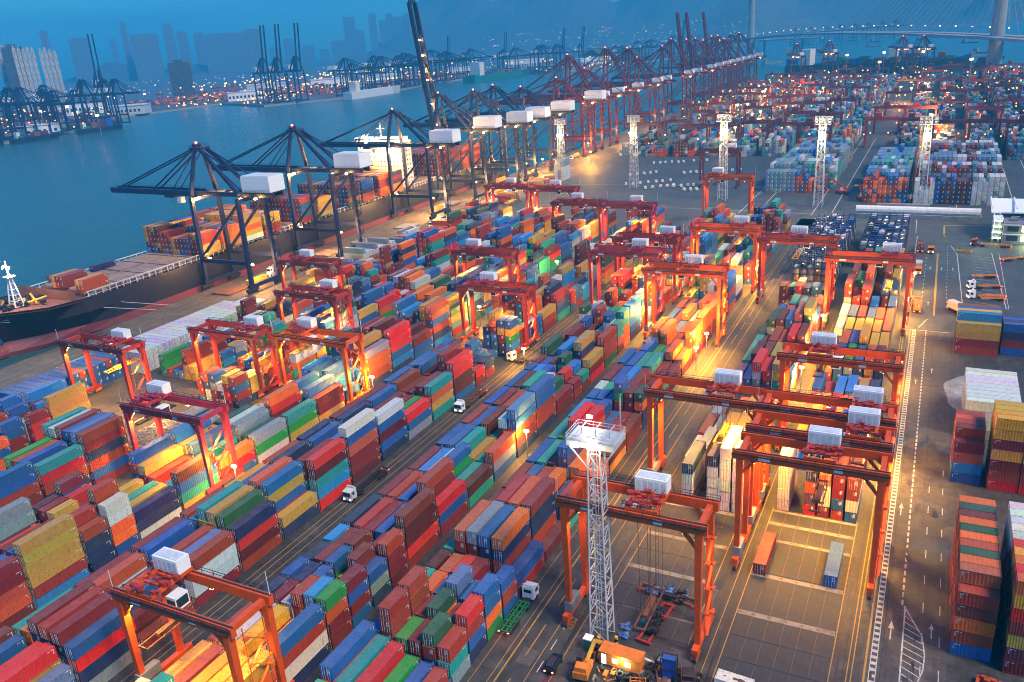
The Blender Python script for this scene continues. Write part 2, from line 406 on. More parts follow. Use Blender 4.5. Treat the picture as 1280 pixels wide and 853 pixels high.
# ---- slabs of the two empty bays in the foreground, laid one by one
def slab_field(name, x0, x1, nx, rows, strips, skip=None):
    f = sheet(name, x0-.1, x1+.1, rows[0][0]-.1, rows[-1][1]+.1, .005, 'road'); w = (x1-x0)/nx
    cache = {}
    for (a, c) in rows:
        for i in range(nx):
            key = (round(c-a, 2), round(w, 2))
            if key not in cache: cache[key] = MB().box(.03, w-.03, .03, (c-a)-.03, -.02, .05).mesh('slab', 'yard')
            o = obj('paving_slab', cache[key], f, (x0+i*w, a, random.uniform(0, .018)))
    for (y, hw) in strips:
        s = MB().box(x0, x1, y-hw, y+hw, 0, .1).build('concrete_strip', 'whiteconc', f)
        b = MB()
        for i in range(nx+1): b.quad([(x0+i*w-.35, y-hw*.5, .105), (x0+i*w+.35, y-hw*.5, .105), (x0+i*w+.35, y+hw*.5, .105), (x0+i*w-.35, y+hw*.5, .105)] if 0 < i < nx else [(x0+(.1 if i==0 else nx*w-.8), y-hw*.5,.105)]*1+[(x0+(.8 if i==0 else nx*w-.1), y-hw*.5,.105),(x0+(.8 if i==0 else nx*w-.1), y+hw*.5,.105),(x0+(.1 if i==0 else nx*w-.8), y+hw*.5,.105)])
        b.build('yellow_mark', 'fadedline', f)
    for x in (x0-.3, x1+.15): line(f, x, x+.18, rows[0][0], rows[-1][1], 'yellowline', .012)
    for i in range(1, nx):
        b = MB()
        for (a, c) in rows: b.quad([(x0+i*w-.04,a+.3,.085), (x0+i*w+.04,a+.3,.085), (x0+i*w+.04,c-.3,.085), (x0+i*w-.04,c-.3,.085)])
        b.build('bay_line', 'fadedline', f)
    return f
M['fadedline'] = paint('worn_yellow_paint', (.22, .13, .035), .8, .95, grime=(.08,.07,.06), scale=1.2)
M['whiteconc'] = paint('pale_concrete_strip', (.26, .23, .2), .8, .7, grime=(.09,.08,.07), scale=.5)
slab_field('bay_pavement', -25.2, -7.9, 6, [(y, y+6.2) for y in (105.2, 111.6, 118, 124.3, 131.6, 137.3, 144.6, 150.7, 157, 163.5)], [(131, .65), (143.6, .6), (156.6, .45), (163.1, .55), (168.4, .4)])
slab_field('bay_pavement', -48.9, -31.6, 6, [(118.5, 124.3), (124.9, 130.9), (131.2, 136.8), (138, 143.6), (144, 149.6), (150.8, 156.4), (157, 163)], [(137.4, .6), (150.2, .6), (163.4, .6)])
# rails and cable slots by the crane tracks
for x, y0, y1, w in ((-52.0, 95, 165, .5), (-51.0, 60, 240, .12), (-6.9, 95, 148, .45), (-4.4, 60, 300, .18), (-5.1, 60, 300, .18), (-26.6, 95, 170, .35), (-29.3, 60, 240, .4), (-27.6, 60, 300, .15)):
    line(ground, x, x+w, y0, y1, 'dark' if w > .2 else 'yellowline', .013, 'crane_track_slot' if w > .2 else 'lane_line')
b = MB()
for k in range(4): b.quad([(-53.8, 114.6+k*.95, .016), (-52.4, 114.6+k*.95, .016), (-52.4, 114.8+k*.95, .016), (-53.8, 114.8+k*.95, .016)])
for x in (-53.8, -52.55): b.quad([(x,114.6,.0165), (x+.15,114.6,.0165), (x+.15,117.6,.0165), (x,117.6,.0165)])
b.quad([(-53.7,114.7,.0155), (-53.5,114.7,.0155), (-52.5,117.5,.0155), (-52.7,117.5,.0155)])
b.build('yellow_box_marking', 'yellowline', road_c)
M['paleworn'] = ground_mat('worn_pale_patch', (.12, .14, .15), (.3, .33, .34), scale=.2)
M['patchgrey'] = ground_mat('patched_concrete', (.08, .072, .065), (.12, .108, .098), scale=.2)
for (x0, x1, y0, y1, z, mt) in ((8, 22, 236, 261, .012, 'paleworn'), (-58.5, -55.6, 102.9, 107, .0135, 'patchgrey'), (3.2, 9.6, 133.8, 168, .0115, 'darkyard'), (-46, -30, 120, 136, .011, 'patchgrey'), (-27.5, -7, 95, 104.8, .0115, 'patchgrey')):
    bm_ = MB(); n = 26; cx_, cy_ = (x0+x1)/2, (y0+y1)/2
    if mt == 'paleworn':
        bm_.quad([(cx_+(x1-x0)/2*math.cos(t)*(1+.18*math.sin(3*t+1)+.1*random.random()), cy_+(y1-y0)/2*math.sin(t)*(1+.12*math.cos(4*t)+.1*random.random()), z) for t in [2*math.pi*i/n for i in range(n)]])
    else: bm_.quad([(x0,y0,z), (x1,y0,z), (x1,y1,z), (x0,y1,z)])
    bm_.build('ground_patch', mt, road_r if x0 > 0 else (road_c if x0 < -50 else ground))

# ---- hills, far land, bridge
def hill(name, cx, cy, rx, ry, h, rot=0, seed=1, peaks=5, mat='hill'):
    rr = random.Random(seed); n, mrow = 60, 18
    pk = [(rr.uniform(-.8,.8), rr.uniform(.35,1), rr.uniform(.12,.3)) for _ in range(peaks)]
    b = MB(); 
    def H(u, v):
        ridge = max(hh*math.exp(-((u-p)/w)**2) for p, hh, w in pk)
        return h*ridge*math.exp(-(v*1.6)**2)*(1+.12*math.sin(u*23+v*9)+.07*math.sin(u*51-v*13))
    for j in range(mrow+1):
        v = -1+2*j/mrow
        for i in range(n+1):
            u = -1+2*i/n; e = max(0, 1-u*u)**.5*1.0
            z = H(u, v)*min(1, e*2)*(1-abs(v)**3) - 6
            x, y = u*rx, v*ry; b.v.append((cx+x*math.cos(rot)-y*math.sin(rot), cy+x*math.sin(rot)+y*math.cos(rot), z))
    for j in range(mrow):
        for i in range(n):
            k = j*(n+1)+i; b.f.append((k, k+1, k+n+2, k+n+1)); b.m.append(0)
    o = b.build(name, mat); tag(o, kind='structure'); return o
M['hill'] = ground_mat('wooded_hill', (.035, .05, .035), (.07, .08, .05), scale=.004, rough=.9)
hill('hill', -1700, 6800, 2900, 900, 560, .12, 3, 14)
hill('hill', 250, 6200, 900, 700, 330, 0, 9, 4)
hill('hill', -1200, 2950, 260, 160, 62, .2, 5, 4)
hill('hill', -2300, 3300, 520, 200, 46, .35, 6, 5)
hill('hill', -4700, 4600, 1500, 500, 120, .6, 8, 5)
far_land = prism('far_terminal_land', [(-1395,1085), (-1345,870), (-1345,560), (-2600,300), (-5000,500), (-5000,5200), (-900,5200), (-850,2900), (-985,2330), (-1215,2290), (-1265,2050), (-1225,1860), (-1195,1700), (-1222,1570), (-1322,1420), (-1560,1530), (-1580,1140)], -8, 0, ['land', 'concrete'], True)

def stonecutters():
    br = empty('cable_stayed_bridge', (60, 1456, 0))
    tag(br, 'grey cable stayed bridge with tapering round towers crossing the hazy water beyond the yard', 'bridge')
    A = Vector((60, 1456)); B = Vector((-468, 2340)); d = (B-A).normalized(); L = (B-A).length
    def pt(s, z, off=0): 
        p = A + d*s + Vector((-d.y, d.x))*off; return (p.x-60, p.y-1456, z)
    def dz(s): t = max(-.5, min(1.5, s/L)); return 57 + 10*(1-(2*t-1)**2)
    for s in (0, L):
        b = MB()
        b.tube(pt(s,-5), pt(s,57), 11.5, 16, 0, 9.5); b.tube(pt(s,57), pt(s,290), 9.5, 16, 0, 4.5)
        b.build('bridge_tower', 'stone', br)
    for off in (-14, 14):
        b = MB(); ss = np.arange(-420, L+430, 40)
        for a, c in zip(ss[:-1], ss[1:]): b.bar(pt(a,dz(a),off), pt(c,dz(c),off), 16, 3.6)
        b.build('bridge_deck', 'stone', br)
    for sgn, s0 in ((1, 0), (-1, 0), (1, L), (-1, L)):
        b = MB()
        for k in range(1, 25):
            ds = k*20; s = s0+sgn*ds
            for off in (-20, 20): b.bar(pt(s, dz(s)+2, off), pt(s0, 150+k*5.4, 0), .35, .35)
        b.build('stay_cables', 'stone', br)
    b = MB()
    for s in range(-400, int(L)+400, 45):
        for off in (-20,): b.bar(pt(s, dz(s)+1, off), pt(s, dz(s)+11, off), .4)
    b.build('lamp_posts', 'grey', br)
    b = MB()
    for s in range(-400, int(L)+400, 45): b.cbox(pt(s, dz(s)+11.3, -20), (2.2,2.2,1.6))
    b.build('lamps', 'farwhite', br)
    for s in (-210, -300, L+210, L+300):
        MB().bar(pt(s,-5), pt(s,55), 6, 10).build('bridge_pier', 'stone', br)
stonecutters()
def low_bridge():
    br = empty('road_bridge', (-900, 2900, 0)); tag(br, 'low grey road bridge on thin piers far behind the quay cranes', 'bridge')
    p0, p1 = Vector((-250, 0)), Vector((560, -160)); b = MB(); b.bar((*p0, 46), (*p1, 40), 26, 4); b.build('bridge_deck', 'stone', br)
    for k in range(7):
        p = p0.lerp(p1, (k+.5)/7); MB().bar((*p, -5), (*p, 42), 7, 5).build('bridge_pier', 'stone', br)
low_bridge()
# ================================================================ containers
PAL = {'m': (.20,.014,.011), 'M': (.10,.008,.010), 'r': (.66,.014,.008), 'o': (.86,.14,.004), 's': (.56,.085,.022), 'e': (.36,.038,.008), 'b': (.003,.10,.32),
       'n': (.004,.028,.095), 'l': (.006,.22,.56), 'g': (.004,.26,.04), 'G': (.004,.09,.045), 't': (.004,.30,.24), 'y': (.50,.28,.04),
       'Y': (.74,.36,.01), 'w': (.55,.57,.57), 'W': (.76,.73,.66), 'k': (.20,.27,.31), 'p': (.13,.07,.13), 'a': (.08,.20,.34)}
CNAME = {'m': 'maroon', 'M': 'dark maroon', 'r': 'bright red', 'o': 'orange', 's': 'salmon red', 'e': 'brick red', 'b': 'blue', 'n': 'navy', 'l': 'light blue',
         'g': 'bright green', 'G': 'dark green', 't': 'teal', 'y': 'mustard', 'Y': 'yellow', 'w': 'pale grey', 'W': 'cream white', 'k': 'slate grey', 'p': 'dull purple', 'a': 'steel blue'}
MIX = 'mmmmmmmmmMMMeeeeeeebbbbbbbbbbnnnnnllllrrrrrooossssyyyyyywwwwkkaattttGGggp'
MIXFAR = 'mmMMMbbnnnnlllaaaaaaawwwwkkkkkkktttmrosyWeeGG'
LET = 2.59; HC = 2.9
CONT = []     # x, y, z, L, h, rot(0 along lanes, 1 across), colour letter, meta
def add(x, y, z, L, h, c, rot=0, where='', tier=0, n=1, row=None, bay=None, mass=False, below=None):
    j = rng.normal(0, .012, 3)
    col = tuple(float(max(.003, a*(1+rng.uniform(-.18,.18))+b)) for a, b in zip(PAL[c], j*.6))
    CONT.append(dict(x=x, y=y, z=z, L=L, h=h, rot=rot, c=c, col=col, where=where, tier=tier, n=n, row=row, bay=bay, mass=mass, below=below))
def stack(x, y, cols, L=12.19, where='', row=None, bay=None, mass=False, rot=0, jit=.09, z0=0., hh=None):
    z = z0 + (.06 if not mass else 0)
    for t, c in enumerate(cols):
        h = hh or (HC if rng.random() < .22 else LET)
        add(x+rng.normal(0, jit*.5), y+rng.normal(0, jit), z, L, h, c, rot, where, t, len(cols), row, bay, mass, cols[t-1] if t else None)
        z += h+.01
def rcol(mix=MIX): return mix[rng.integers(len(mix))]
def run(n, mix=MIX, last=None):
    s = ''
    for i in range(n): s += (s[-1] if s and rng.random() < .3 else rcol(mix))
    return s
OV = {}
def block(name, where, xr, y0, y1, hmean, over=None, half=.22, empt=.05, mass=False, mixs=MIX, hmax=6, pitch=13.05, phase=118.8, w=2.86, p40=None):
    """rows counted from the right (lane) edge xr leftwards, bays along the lane"""
    k0 = math.ceil((y0-phase)/pitch); y = phase+k0*pitch; k = k0
    while y+12.2 <= y1:
        is20 = rng.random() < half
        bh = np.clip(rng.normal(hmean, .8), 1.2, hmax)
        segs = [(y, 12.19, 0)] if not is20 else [(y, 6.06, 0), (y+6.45, 6.06, 1)]
        ov = (over or {}).get(k)
        if ov is not None and not isinstance(ov, dict): ov = {0: ov}
        if ov is not None: segs = [(y, 12.19, 0)] if set(ov) == {0} else [(y, 6.06, 0), (y+6.45, 6.06, 1)]
        for (ys, L, si) in segs:
            for r in range(6):
                if ov is not None and si in ov: cols = ov[si][r]
                else:
                    n = 0 if rng.random() < empt else int(np.clip(round(rng.normal(bh, 1.0)), 1, hmax))
                    cols = run(n, mixs)
                stack(xr-1.22-r*w, ys+L/2, cols, L, where, r+1, (k, si), mass)
        y += pitch; k += 1
HAZE = 1.9e-4
# colours of the nearest stacks, bottom to top, rows from the lane edge inwards; {0:..., 1:...} are two twenty foot halves of a bay
OV['D'] = {-5: ['nba','bbyr','bbyr','mt','mb','mm'], -4: ['knrb','kbnnm','kbnne','kbnnm','eeo','mt'], -3: ['e','Mm','nbb','mkn','kws','Gkm'], -2: ['mwwe','mbea','mbee','beg','mnb','mmm'],
    -1: ['eMrn','emyyG','emyyy','emyyt','mbna','mee'], 0: ['ny','Mrbyb','Mmmes','mwr','bb','Y'], 1: ['rltMr','mltMm','nb','bm','kn','me'], 2: ['Mmmsbw','mmr','mtr','ktl','mb','nn'],
    3: ['nbMbw','mer','mb','mmm','nn','mm'], 4: ['kbr','ktg','rrm','nbm','mb','mm'], 5: ['tyst','eyym','mmm','nm','mm','bb'], 6: ['bMMrr','mMMMem','wwt','wwm','mb','nb'],
    7: {0: ['mr','mm','ww','nn','b','m'], 1: ['mn','nn','kn','m','m','b']}, 8: {0: ['','','mb','nbb','mm','ym'], 1: ['','','b','m','yb','mm']}, 9: {0: ['elgYb','nnmyb','bblmoy','bbbn','',''], 1: ['emm','nbn','emo','rrn','MMy','y']}}
OV['C'] = {-4: ['mb','nr','gm','mg','bb','mt'], -3: ['be','bb','mg','nr','mmt','nrob'], -2: {0: ['kte','bbeG','mmm','mg','neeee','bb'], 1: ['nber','mmm','lboG','mm','neeee','lb']}, -1: {0: ['gobb','eeb','Mwba','mbb','lbo','tt'], 1: ['beb','er','lbm','er','mes','lM']},
    0: ['eb','Mbeno','mmmnb','mmmmk','mmmes','mt'], 1: ['M','rennm','eemms','nnmee','mr','bm'], 2: ['tee','bb','omo','eme','ybb','mm'], 3: ['so','kso','oeWpb','mMm','tt','nb'], 4: ['yMym','bb','mmesr','mmesr','ttg','mt'],
    5: ['mM','bm','mb','eeb','bb','ll'], 6: {0: ['nnoG','Mmmm','seegb','nbb','bb','mb'], 1: ['mm','mM','mmm','bbg','tt','bw']}, 7: ['mtm','mm','mmm','tl','bb','mm'], 8: ['MM','em','ket','mtt','bbb','bbb'],
    9: ['Mo','sno','mb','sg','bbb','mm'], 10: ['mseo','Mb','ym','eooo','eooo','bb'], 11: ['meoo','mW','wm','bb','mm','mm'], 12: ['eeoo','eeo','kW','nby','mm','bb'], 13: ['Mo','eoo','WWo','bb','mm','mm']}
OV['K'] = {-4: ['neoY','eYo','eeY','GY','mm','ny'], -3: ['nWeb','Yo','oY','eY','ww','me'], -2: {0: ['mmsg','mmsl','mmee','ww','mm','nn'], 1: ['bmbm','MM','yy','tbb','mn','bb']}, -1: {0: ['nkb','rrmm','ty','b','m','n'], 1: ['Mmme','rmm','bb','m','',''] },
    0: ['mrMMm','Mmy','nbb','mm','e','n'], 1: ['mbr','Mmmme','yy','mb','e','m'], 2: ['tM','Mt','nbgb','rbw','ll','mm'], 3: ['bks','nt','My','tt','nb','nb'], 4: ['nmeba','wmmW','tt','mm','bb','e'], 5: ['neebb','mb','bb','te','m','b'],
    6: ['mm','btG','kyw','bbt','mM','nb'], 7: {0: ['em','tmr','mm','bb','tl','mb'], 1: ['mt','lml','mbtG','mm','bb','m']}}
OV['A'] = {0: ['bWmm','ebmmm','mWWo','rpon','','WWWWW'], 1: ['mM','ob','pn','ebG','mt','tk'], 2: ['mnpb','eenm','oeryr','mmr','eoYoo','sYY'], 3: ['tb','mer','bno','mor','eoY','Yso'],
    4: ['mnn','yyy','mbl','bml','er','ekb'], 5: ['mes','yk','mr','lll','mr','bb'], 6: ['nnm','eys','enb','bkg','bbb','myt'], 7: ['smY','emY','enYY','sWb','yns','bn'], 8: ['eas','reY','mmY','sYY','sWY','oWW'], 9: ['tas','neo','eob','mme','eYb','osW']}
OV['B'] = {0: ['WWWWWW','WWWWWW','WWWWn','','yWWn',''], 1: ['ooooo','eooYY','sooYY','Y','ook','gw'], 2: ['eosee','yyyyY','msoY','oYY','kk','wm'], 3: ['etk','ett','mm','yo','m','mk'],
    5: ['Ywk','btYy','Wmr','mkwr','bb','mp'], 6: ['mms','bna','nmy','mbm','nmM','Mt'], 7: ['ykrm','nbkr','yMs','mMe','em','mt'], 8: ['rmskGy','mnnbs','kmsb','MyyM','mGkG','mG'], 9: ['mmb','bbm','mb','mbr','mtb','mm'], 10: ['mmm','rrm','bbb','ltt','yY','m']}

def _fill(rows, mins):
    return [c if (len(c) >= m or c == '' and m < 3) else run(m-len(c))+c for c, m in zip(rows, mins)]
for _b, _m in (('D', (0,0,2,3,4,4)), ('K', (0,2,2,3,3,3)), ('C', (0,2,2,3,3,3))):
    for _k, _v in OV[_b].items():
        if _k >= 8: continue
        OV[_b][_k] = {q: _fill(w_, _m) for q, w_ in _v.items()} if isinstance(_v, dict) else _fill(_v, _m)
# ---- blocks of the yard (x of the lane-side edge, bays up the lane)
LANE = {'A': 'right hand block by the lit road', 'B': 'block left of the right hand cranes', 'C': 'middle block beside the wide road', 'K': 'middle block beside the truck road',
        'D': 'first block left of the truck road', 'E': 'second block left of the truck road', 'F': 'third block left of the truck road', 'G': 'block nearest the quay'}
exec_over = OV
block('A', 'A', -7.9, 169, 183, 3.6, OV.get('A'), 0, 0, phase=169.2)
block('A', 'A', -7.9, 183, 240, 3.6, OV.get('A'), .1, .03, phase=169.2)
block('A', 'A', -7.9, 240, 372, 3.4, OV.get('A'), .2, .06, phase=169.2)
block('B', 'B', -31.4, 164, 217, 5.0, OV.get('B'), 0, .0, phase=164.3, mixs='WWwwnnbYyso')
block('B', 'B', -31.4, 226, 331, 3.8, OV.get('B'), .2, .05, phase=164.3)
block('C', 'C', -65.4, 65, 445, 4.1, OV.get('C'), .3, .05)
block('K', 'K', -91.2, 52, 445, 3.9, OV.get('K'), .35, .04)
block('D', 'D', -124.9, 52, 118, 4.2, OV.get('D'), .1, .04, phase=118)
block('D', 'D', -124.9, 118, 442, 3.9, OV.get('D'), .2, .05, phase=118)
block('E', 'E', -156.6, 52, 442, 4.2, OV.get('E'), .12, .02, phase=118)
block('F', 'F', -189.2, 78, 131, 4.4, OV.get('F'), .1, .04, phase=118)
block('F', 'F', -189.2, 170, 442, 3.7, OV.get('F'), .2, .06, phase=118)
block('G', 'G', -221.6, 91, 147, 4.6, OV.get('G'), .1, .04, phase=118)
block('G', 'G', -221.6, 180, 442, 3.4, OV.get('G'), .25, .08, phase=118)
# white refrigerated boxes and a row of blue ones standing crosswise by the quay
for i in range(25):
    y = 183.5+i*2.62
    stack(-252.5, y, 'www', where='Q', row=1, bay=(i, 0), rot=1, jit=.02, hh=LET)
    if i > 5: stack(-265.2, y, 'ww', where='Q', row=2, bay=(i, 0), rot=1, jit=.02, hh=LET)
for i in range(15):
    y = 142.5+i*2.62
    stack(-258.5, y, ''.join(random.choice('bbbnleb') for _ in range(3 if i > 3 else 3)), where='P', row=1, bay=(i, 0), rot=1, jit=.02, hh=LET)
for i in range(20):
    y = 300+i*2.62
    stack(-257.5, y, ('em' if i < 9 else 'sew')[:3] + ('k' if i % 4 == 1 else ''), where='U', row=1, bay=(i, 0), rot=1, jit=.02, hh=LET)
for (yy, n_) in ((366, 5), (402, 6), (440, 5), (486, 7), (540, 6)):
    for i in range(n_): stack(-259, yy+i*2.62, run(int(rng.integers(1, 3)), 'emsYyb'), where='U', row=2, bay=(int(yy)+i, 0), rot=1, jit=.03, hh=LET)
# right hand stacks, standing crosswise, twenty foot
def rstack(x, y, cols, L=6.06, bay=0, row=1): stack(x, y, cols, L, 'R', row, (bay, 0), rot=1, jit=.03, hh=LET)
seq = ['bsemom', 'mesmme', 'smeese', 'beosmG', 'emsees', 'oMmess', 'meseos', 'esmGem', 'mesemo', 'semmem', 'meosmG', 'esmmeo']
for i, cset in enumerate(['beooee', 'mesmes', 'smeeso', 'beosmG', 'emsees', 'oMmeso', 'meseoG', 'esmGeo', 'mesemm', 'semoeG', 'meoseo']):
    rstack(13.4, 134.4+i*2.56, cset if i else 'beome', bay=i)
for i in range(10): rstack(21.2, 132.9+i*2.56, ['mMymrYs', 'mmyrMor', 'reyorso', 'emorysY', 'mrsyeMr', 'messwmw', 'mesrmwW', 'mmmrwWW', 'meswmWW', 'msrmwWW'][i], bay=i, row=2)
for i, cset in enumerate(['blsmm', 'bbwem', 'bemme', 'meems', 'memee']): rstack(13.2, 196.4+i*2.56, cset[:4] if i < 1 else cset, bay=20+i, row=3)
for i, cset in enumerate(['remYmYYY', 'rmmYYYY', 'meYYYYY', 'emYyYYY']): rstack(20.6, 195.2+i*2.56, cset[:7], L=6.06, bay=20+i, row=4); 
for i, cset in enumerate(['remYmYY', 'rmmYYYY', 'meYYYYY', 'emYyYYY']): rstack(26.9, 195.2+i*2.56, cset, L=6.06, bay=20+i, row=5)
for i in range(9): rstack(18.9, 221.4+i*2.56, 'kwwW' if i else 'kwwW', L=12.19, bay=40+i, row=6)
for i, cset in enumerate(['emyy', 'mmyyl', 'eeyyY', 'meyyb', 'mmyye']): rstack(17.0, 282.6+i*2.56, cset[:4] if i < 1 else cset, L=12.19, bay=60+i, row=7)
for i, cset in enumerate(['bmnb', 'bMnn', 'nmnb', 'bbnn']): rstack(29.9, 284.9+i*2.56, cset, L=12.19, bay=60+i, row=8)
for i in range(4): rstack(37, 190+i*2.56, 'nn', L=12.19, bay=80+i, row=9)
# lone boxes in the empty foreground bays
stack(-23.7, 149.6, 'e', where='lone', jit=0); stack(-10.4, 150.6, 'b', 12.19, where='lone2', jit=0)
# reefer racks beyond block A and B: blue steel frames filled with white boxes
def rack(x0, y0, ny):
    o = empty('reefer_rack', (x0, y0, 0)); tag(o, 'blue steel rack of white refrigerated boxes with small lights, %s' % ('right one' if x0 > -30 else 'left one'), 'rack')
    for k in range(ny):
        y = k*7.2; b = MB()
        for z in (2.7, 5.5, 8.3, 11.1): b.box(0, 17.4, y-.5, y+.5, z-.12, z+.12)
        for i in range(7): b.box(i*2.87-.15, i*2.87+.15, y-.5, y+.5, 0, 12.2)
        b.build('rack_frame', 'rackblue', o)
        b = MB()
        for i in range(6):
            for z in (2.9, 5.7, 8.5):
                if rng.random() < .3: b.cbox((i*2.87+1.4, y-.6, z+1.9), (.6, .2, .35))
        b.build('rack_light', 'farwhite', o)
    for k in range(ny):
        for i in range(6):
            n = int(rng.integers(1, 5))
            stack(x0+i*2.87+1.43, y0+k*7.2+3.65, run(n, 'WWwwwWkaYn'), 6.06, 'rack', i, (k, 0), True, 0, .02, hh=2.59)
M['rackblue'] = paint('rack_blue', (.02, .06, .2), .5, .2)
rack(-26.2, 377, 9); rack(-50, 352, 12)

# ---- the far yard: too many to be individuals
def massblock(x0, nx, y0, y1, hm, mx=MIXFAR, hmax=7, sd=.8, w=2.62, pitch=12.75):
    y = y0
    while y+12.2 <= y1:
        bh = rng.normal(hm, .5); dom = mx[rng.integers(len(mx))]+mx[rng.integers(len(mx))]
        m2 = mx+dom*int(len(mx)*.6)
        for i in range(nx):
            n = int(np.clip(round(rng.normal(bh, sd)), 0, hmax))
            if n: stack(x0+i*w+1.2, y+6.1, run(n, m2), 12.19, 'far', i, None, True, 0, .02, hh=2.6)
        y += pitch
massblock(-37, 9, 519, 532, 5.6, 'ooesmmnbeem', 7, .5); massblock(-37, 9, 532, 545, 6.4, 'lwwbktmm', 7, .3); massblock(-37, 9, 545, 600, 5.8, 'lkaatkkaw', 7, .3); massblock(-37, 9, 604, 660, 5.2, 'lkaatkaa', 7, .3)
massblock(-10, 4, 519, 532, 4.6, 'WwwWk', 7, .8); massblock(.5, 7, 519, 532, 5.8, 'nnnnnMb', 7, .4); massblock(18.9, 6, 519, 532, 5.4, 'wwwwkW', 7, .8); massblock(-10, 17, 533, 545, 6.4, 'mwwkwMmM', 7, .4); massblock(-10, 17, 547, 650, 6.3, 'wwkaakrmMwka', 7, .4)
massblock(-97, 7, 545, 558, 5, 'lakka', 6, .5); massblock(-78.6, 7, 545, 558, 5, 'oesonbe', 6, .6); massblock(-97, 15, 560, 690, 5.4, 'kawkkaelt', 7, .4)
massblock(-253, 6, 640, 652, 5, 'wwk', 6, .4); massblock(-258, 3, 575, 590, 5, 'wkw', 6, .4)
cx0 = -250
while cx0 < 420:
    y0 = 690 if cx0 < -120 else (700 if cx0 < -70 else 670)
    if not (-66 < cx0 < -48) and not (28 < cx0 < 44):
        yend = 1480 if cx0 < 100 else 1250
        yy = y0+rng.uniform(0, 10)
        while yy < yend:
            ln = rng.uniform(90, 230); massblock(cx0, 6, yy, min(yend, yy+ln), rng.uniform(2.6, 4.8) if cx0 < 28 else 4.5, hmax=6)
            yy += ln+rng.uniform(14, 30)
    cx0 += 24.5
for (X0, Y0, nx, Y1) in [(-1520+i*36, 1010-abs(i)*0, 6, 1120) for i in range(-12, 4)] + [(-1560-i*40, 640, 6, 880) for i in range(12)]:
    massblock(X0, nx, Y0, Y1, 3.2, hmax=5, sd=1.4)
for i in range(18): massblock(-1860+i*31, 6, 1500+i*16, 1500+i*16+(700 if i > 5 else 420), 3.4, 'oemMnbmeoYkm', hmax=5, sd=1.4)
for i in range(9): massblock(-1300+i*36, 6, 2350+i*4, 2350+i*4+170, 3, hmax=5, sd=1.4)

# ---- ship's deck cargo (see the ship below): added here so that the largest become things of their own
def bay_on_deck(x0, nx, y0, hs, z0, mx, sides=None):
    for i in range(nx):
        n = hs[i] if isinstance(hs, (list, tuple)) else hs
        if n: stack(x0+i*2.53, y0+6.1, run(n, mx), 12.19, 'ship', i, (int(y0), 0), False, 0, .02, z0, LET)
DK = 15.5
bay_on_deck(-337, 3, 216, 2, DK, 'oYrmy'); bay_on_deck(-318.5, 2, 214, 2, DK, 'yme'); bay_on_deck(-349, 2, 222, 1, DK, 'm')
bay_on_deck(-344, 1, 240, 1, DK, 'n')
for (y0, prof, mx) in ((276, [5,5,5,5,4,4,3,3,3,3,3,3,4,4,4], 'mMeeybnml'), (290, [4,5,5,5,5,4,4,4,4,4,4,4,4,4,4], 'meMbylno'), (306, [5,5,4,4,5,5,5,5,5,5,5,5,5,5,5], 'YYWyoe'), (320, [5]*6+[4]*9, 'YyWome'),
                       (350, [4]*5+[5]*10, 'mMemb'), (364, [4]*15, 'yYmber'), (392, [5]*15, 'bmneyG'), (406, [4]*8+[5]*7, 'mebno'), (424, [5]*15, 'oebmY'), (438, [5]*15, 'sombn')):
    bay_on_deck(-347.5, 15, y0, prof, DK, mx)
for y0 in (500, 514, 530, 544): bay_on_deck(-347.5, 15, y0, [6]*15, DK, 'emmsMn')

# ---- pick the 300 that show largest with a coarse depth buffer over the photo's frame
def faces_of(c):
    L, h = c['L'], c['h']; w = 2.44
    hx, hy = (w/2, L/2) if not c['rot'] else (L/2, w/2)
    x, y, z = c['x'], c['y'], c['z']
    return x-hx, x+hx, y-hy, y+hy, z, z+h
Bx = np.array([faces_of(c) for c in CONT])
ismass = np.array([c['mass'] for c in CONT])
Rm = np.array([[rt.x, rt.y, rt.z], [dn.x, dn.y, dn.z], [fw.x, fw.y, fw.z]])
CELL = 3
GW, GH = 1280//CELL+1, 853//CELL+1
def projn(P):
    v = (P-np.array([0,0,CAM_Z]))@Rm.T
    return 640+1028.859*v[:,0]/v[:,2], 426.5+1028.859*v[:,1]/v[:,2], v[:,2]
ids = np.nonzero(~ismass)[0]; b = Bx[ids]
keys, deps, own = [], [], []
for fi in range(3):
    nu, nv = 30, 9
    U, V = np.meshgrid((np.arange(nu)+.5)/nu, (np.arange(nv)+.5)/nv); U, V = U.ravel(), V.ravel()
    x0, x1, y0, y1, z0, z1 = [b[:, i:i+1] for i in range(6)]
    if fi == 0: X = x0+(x1-x0)*V; Y = y0+(y1-y0)*U; Z = z1+0*U
    elif fi == 1:
        xf = np.where(x1 < 0, x1, x0); X = xf+0*U; Y = y0+(y1-y0)*U; Z = z0+(z1-z0)*V
    else: X = x0+(x1-x0)*U; Y = y0+0*U; Z = z0+(z1-z0)*V
    P = np.stack([np.broadcast_to(X, (len(b), nu*nv)).ravel(), np.broadcast_to(Y, (len(b), nu*nv)).ravel(), np.broadcast_to(Z, (len(b), nu*nv)).ravel()], 1)
    px, py, dd = projn(P); ow = np.repeat(ids, nu*nv)
    ok = (px >= 0) & (px < 1280) & (py >= 0) & (py < 853) & (dd > 1)
    keys.append((py[ok]//CELL).astype(int)*GW+(px[ok]//CELL).astype(int)); deps.append(dd[ok]); own.append(ow[ok])
keys, deps, own = np.concatenate(keys), np.concatenate(deps), np.concatenate(own)
zb = np.full(GW*GH, 1e9); np.minimum.at(zb, keys, deps)
win = deps <= zb[keys]+1e-6
area = np.zeros(len(CONT)); np.add.at(area, own[win], 1)
order = np.argsort(-area)
NPICK = 296
picked = set(int(i) for i in order[:NPICK])
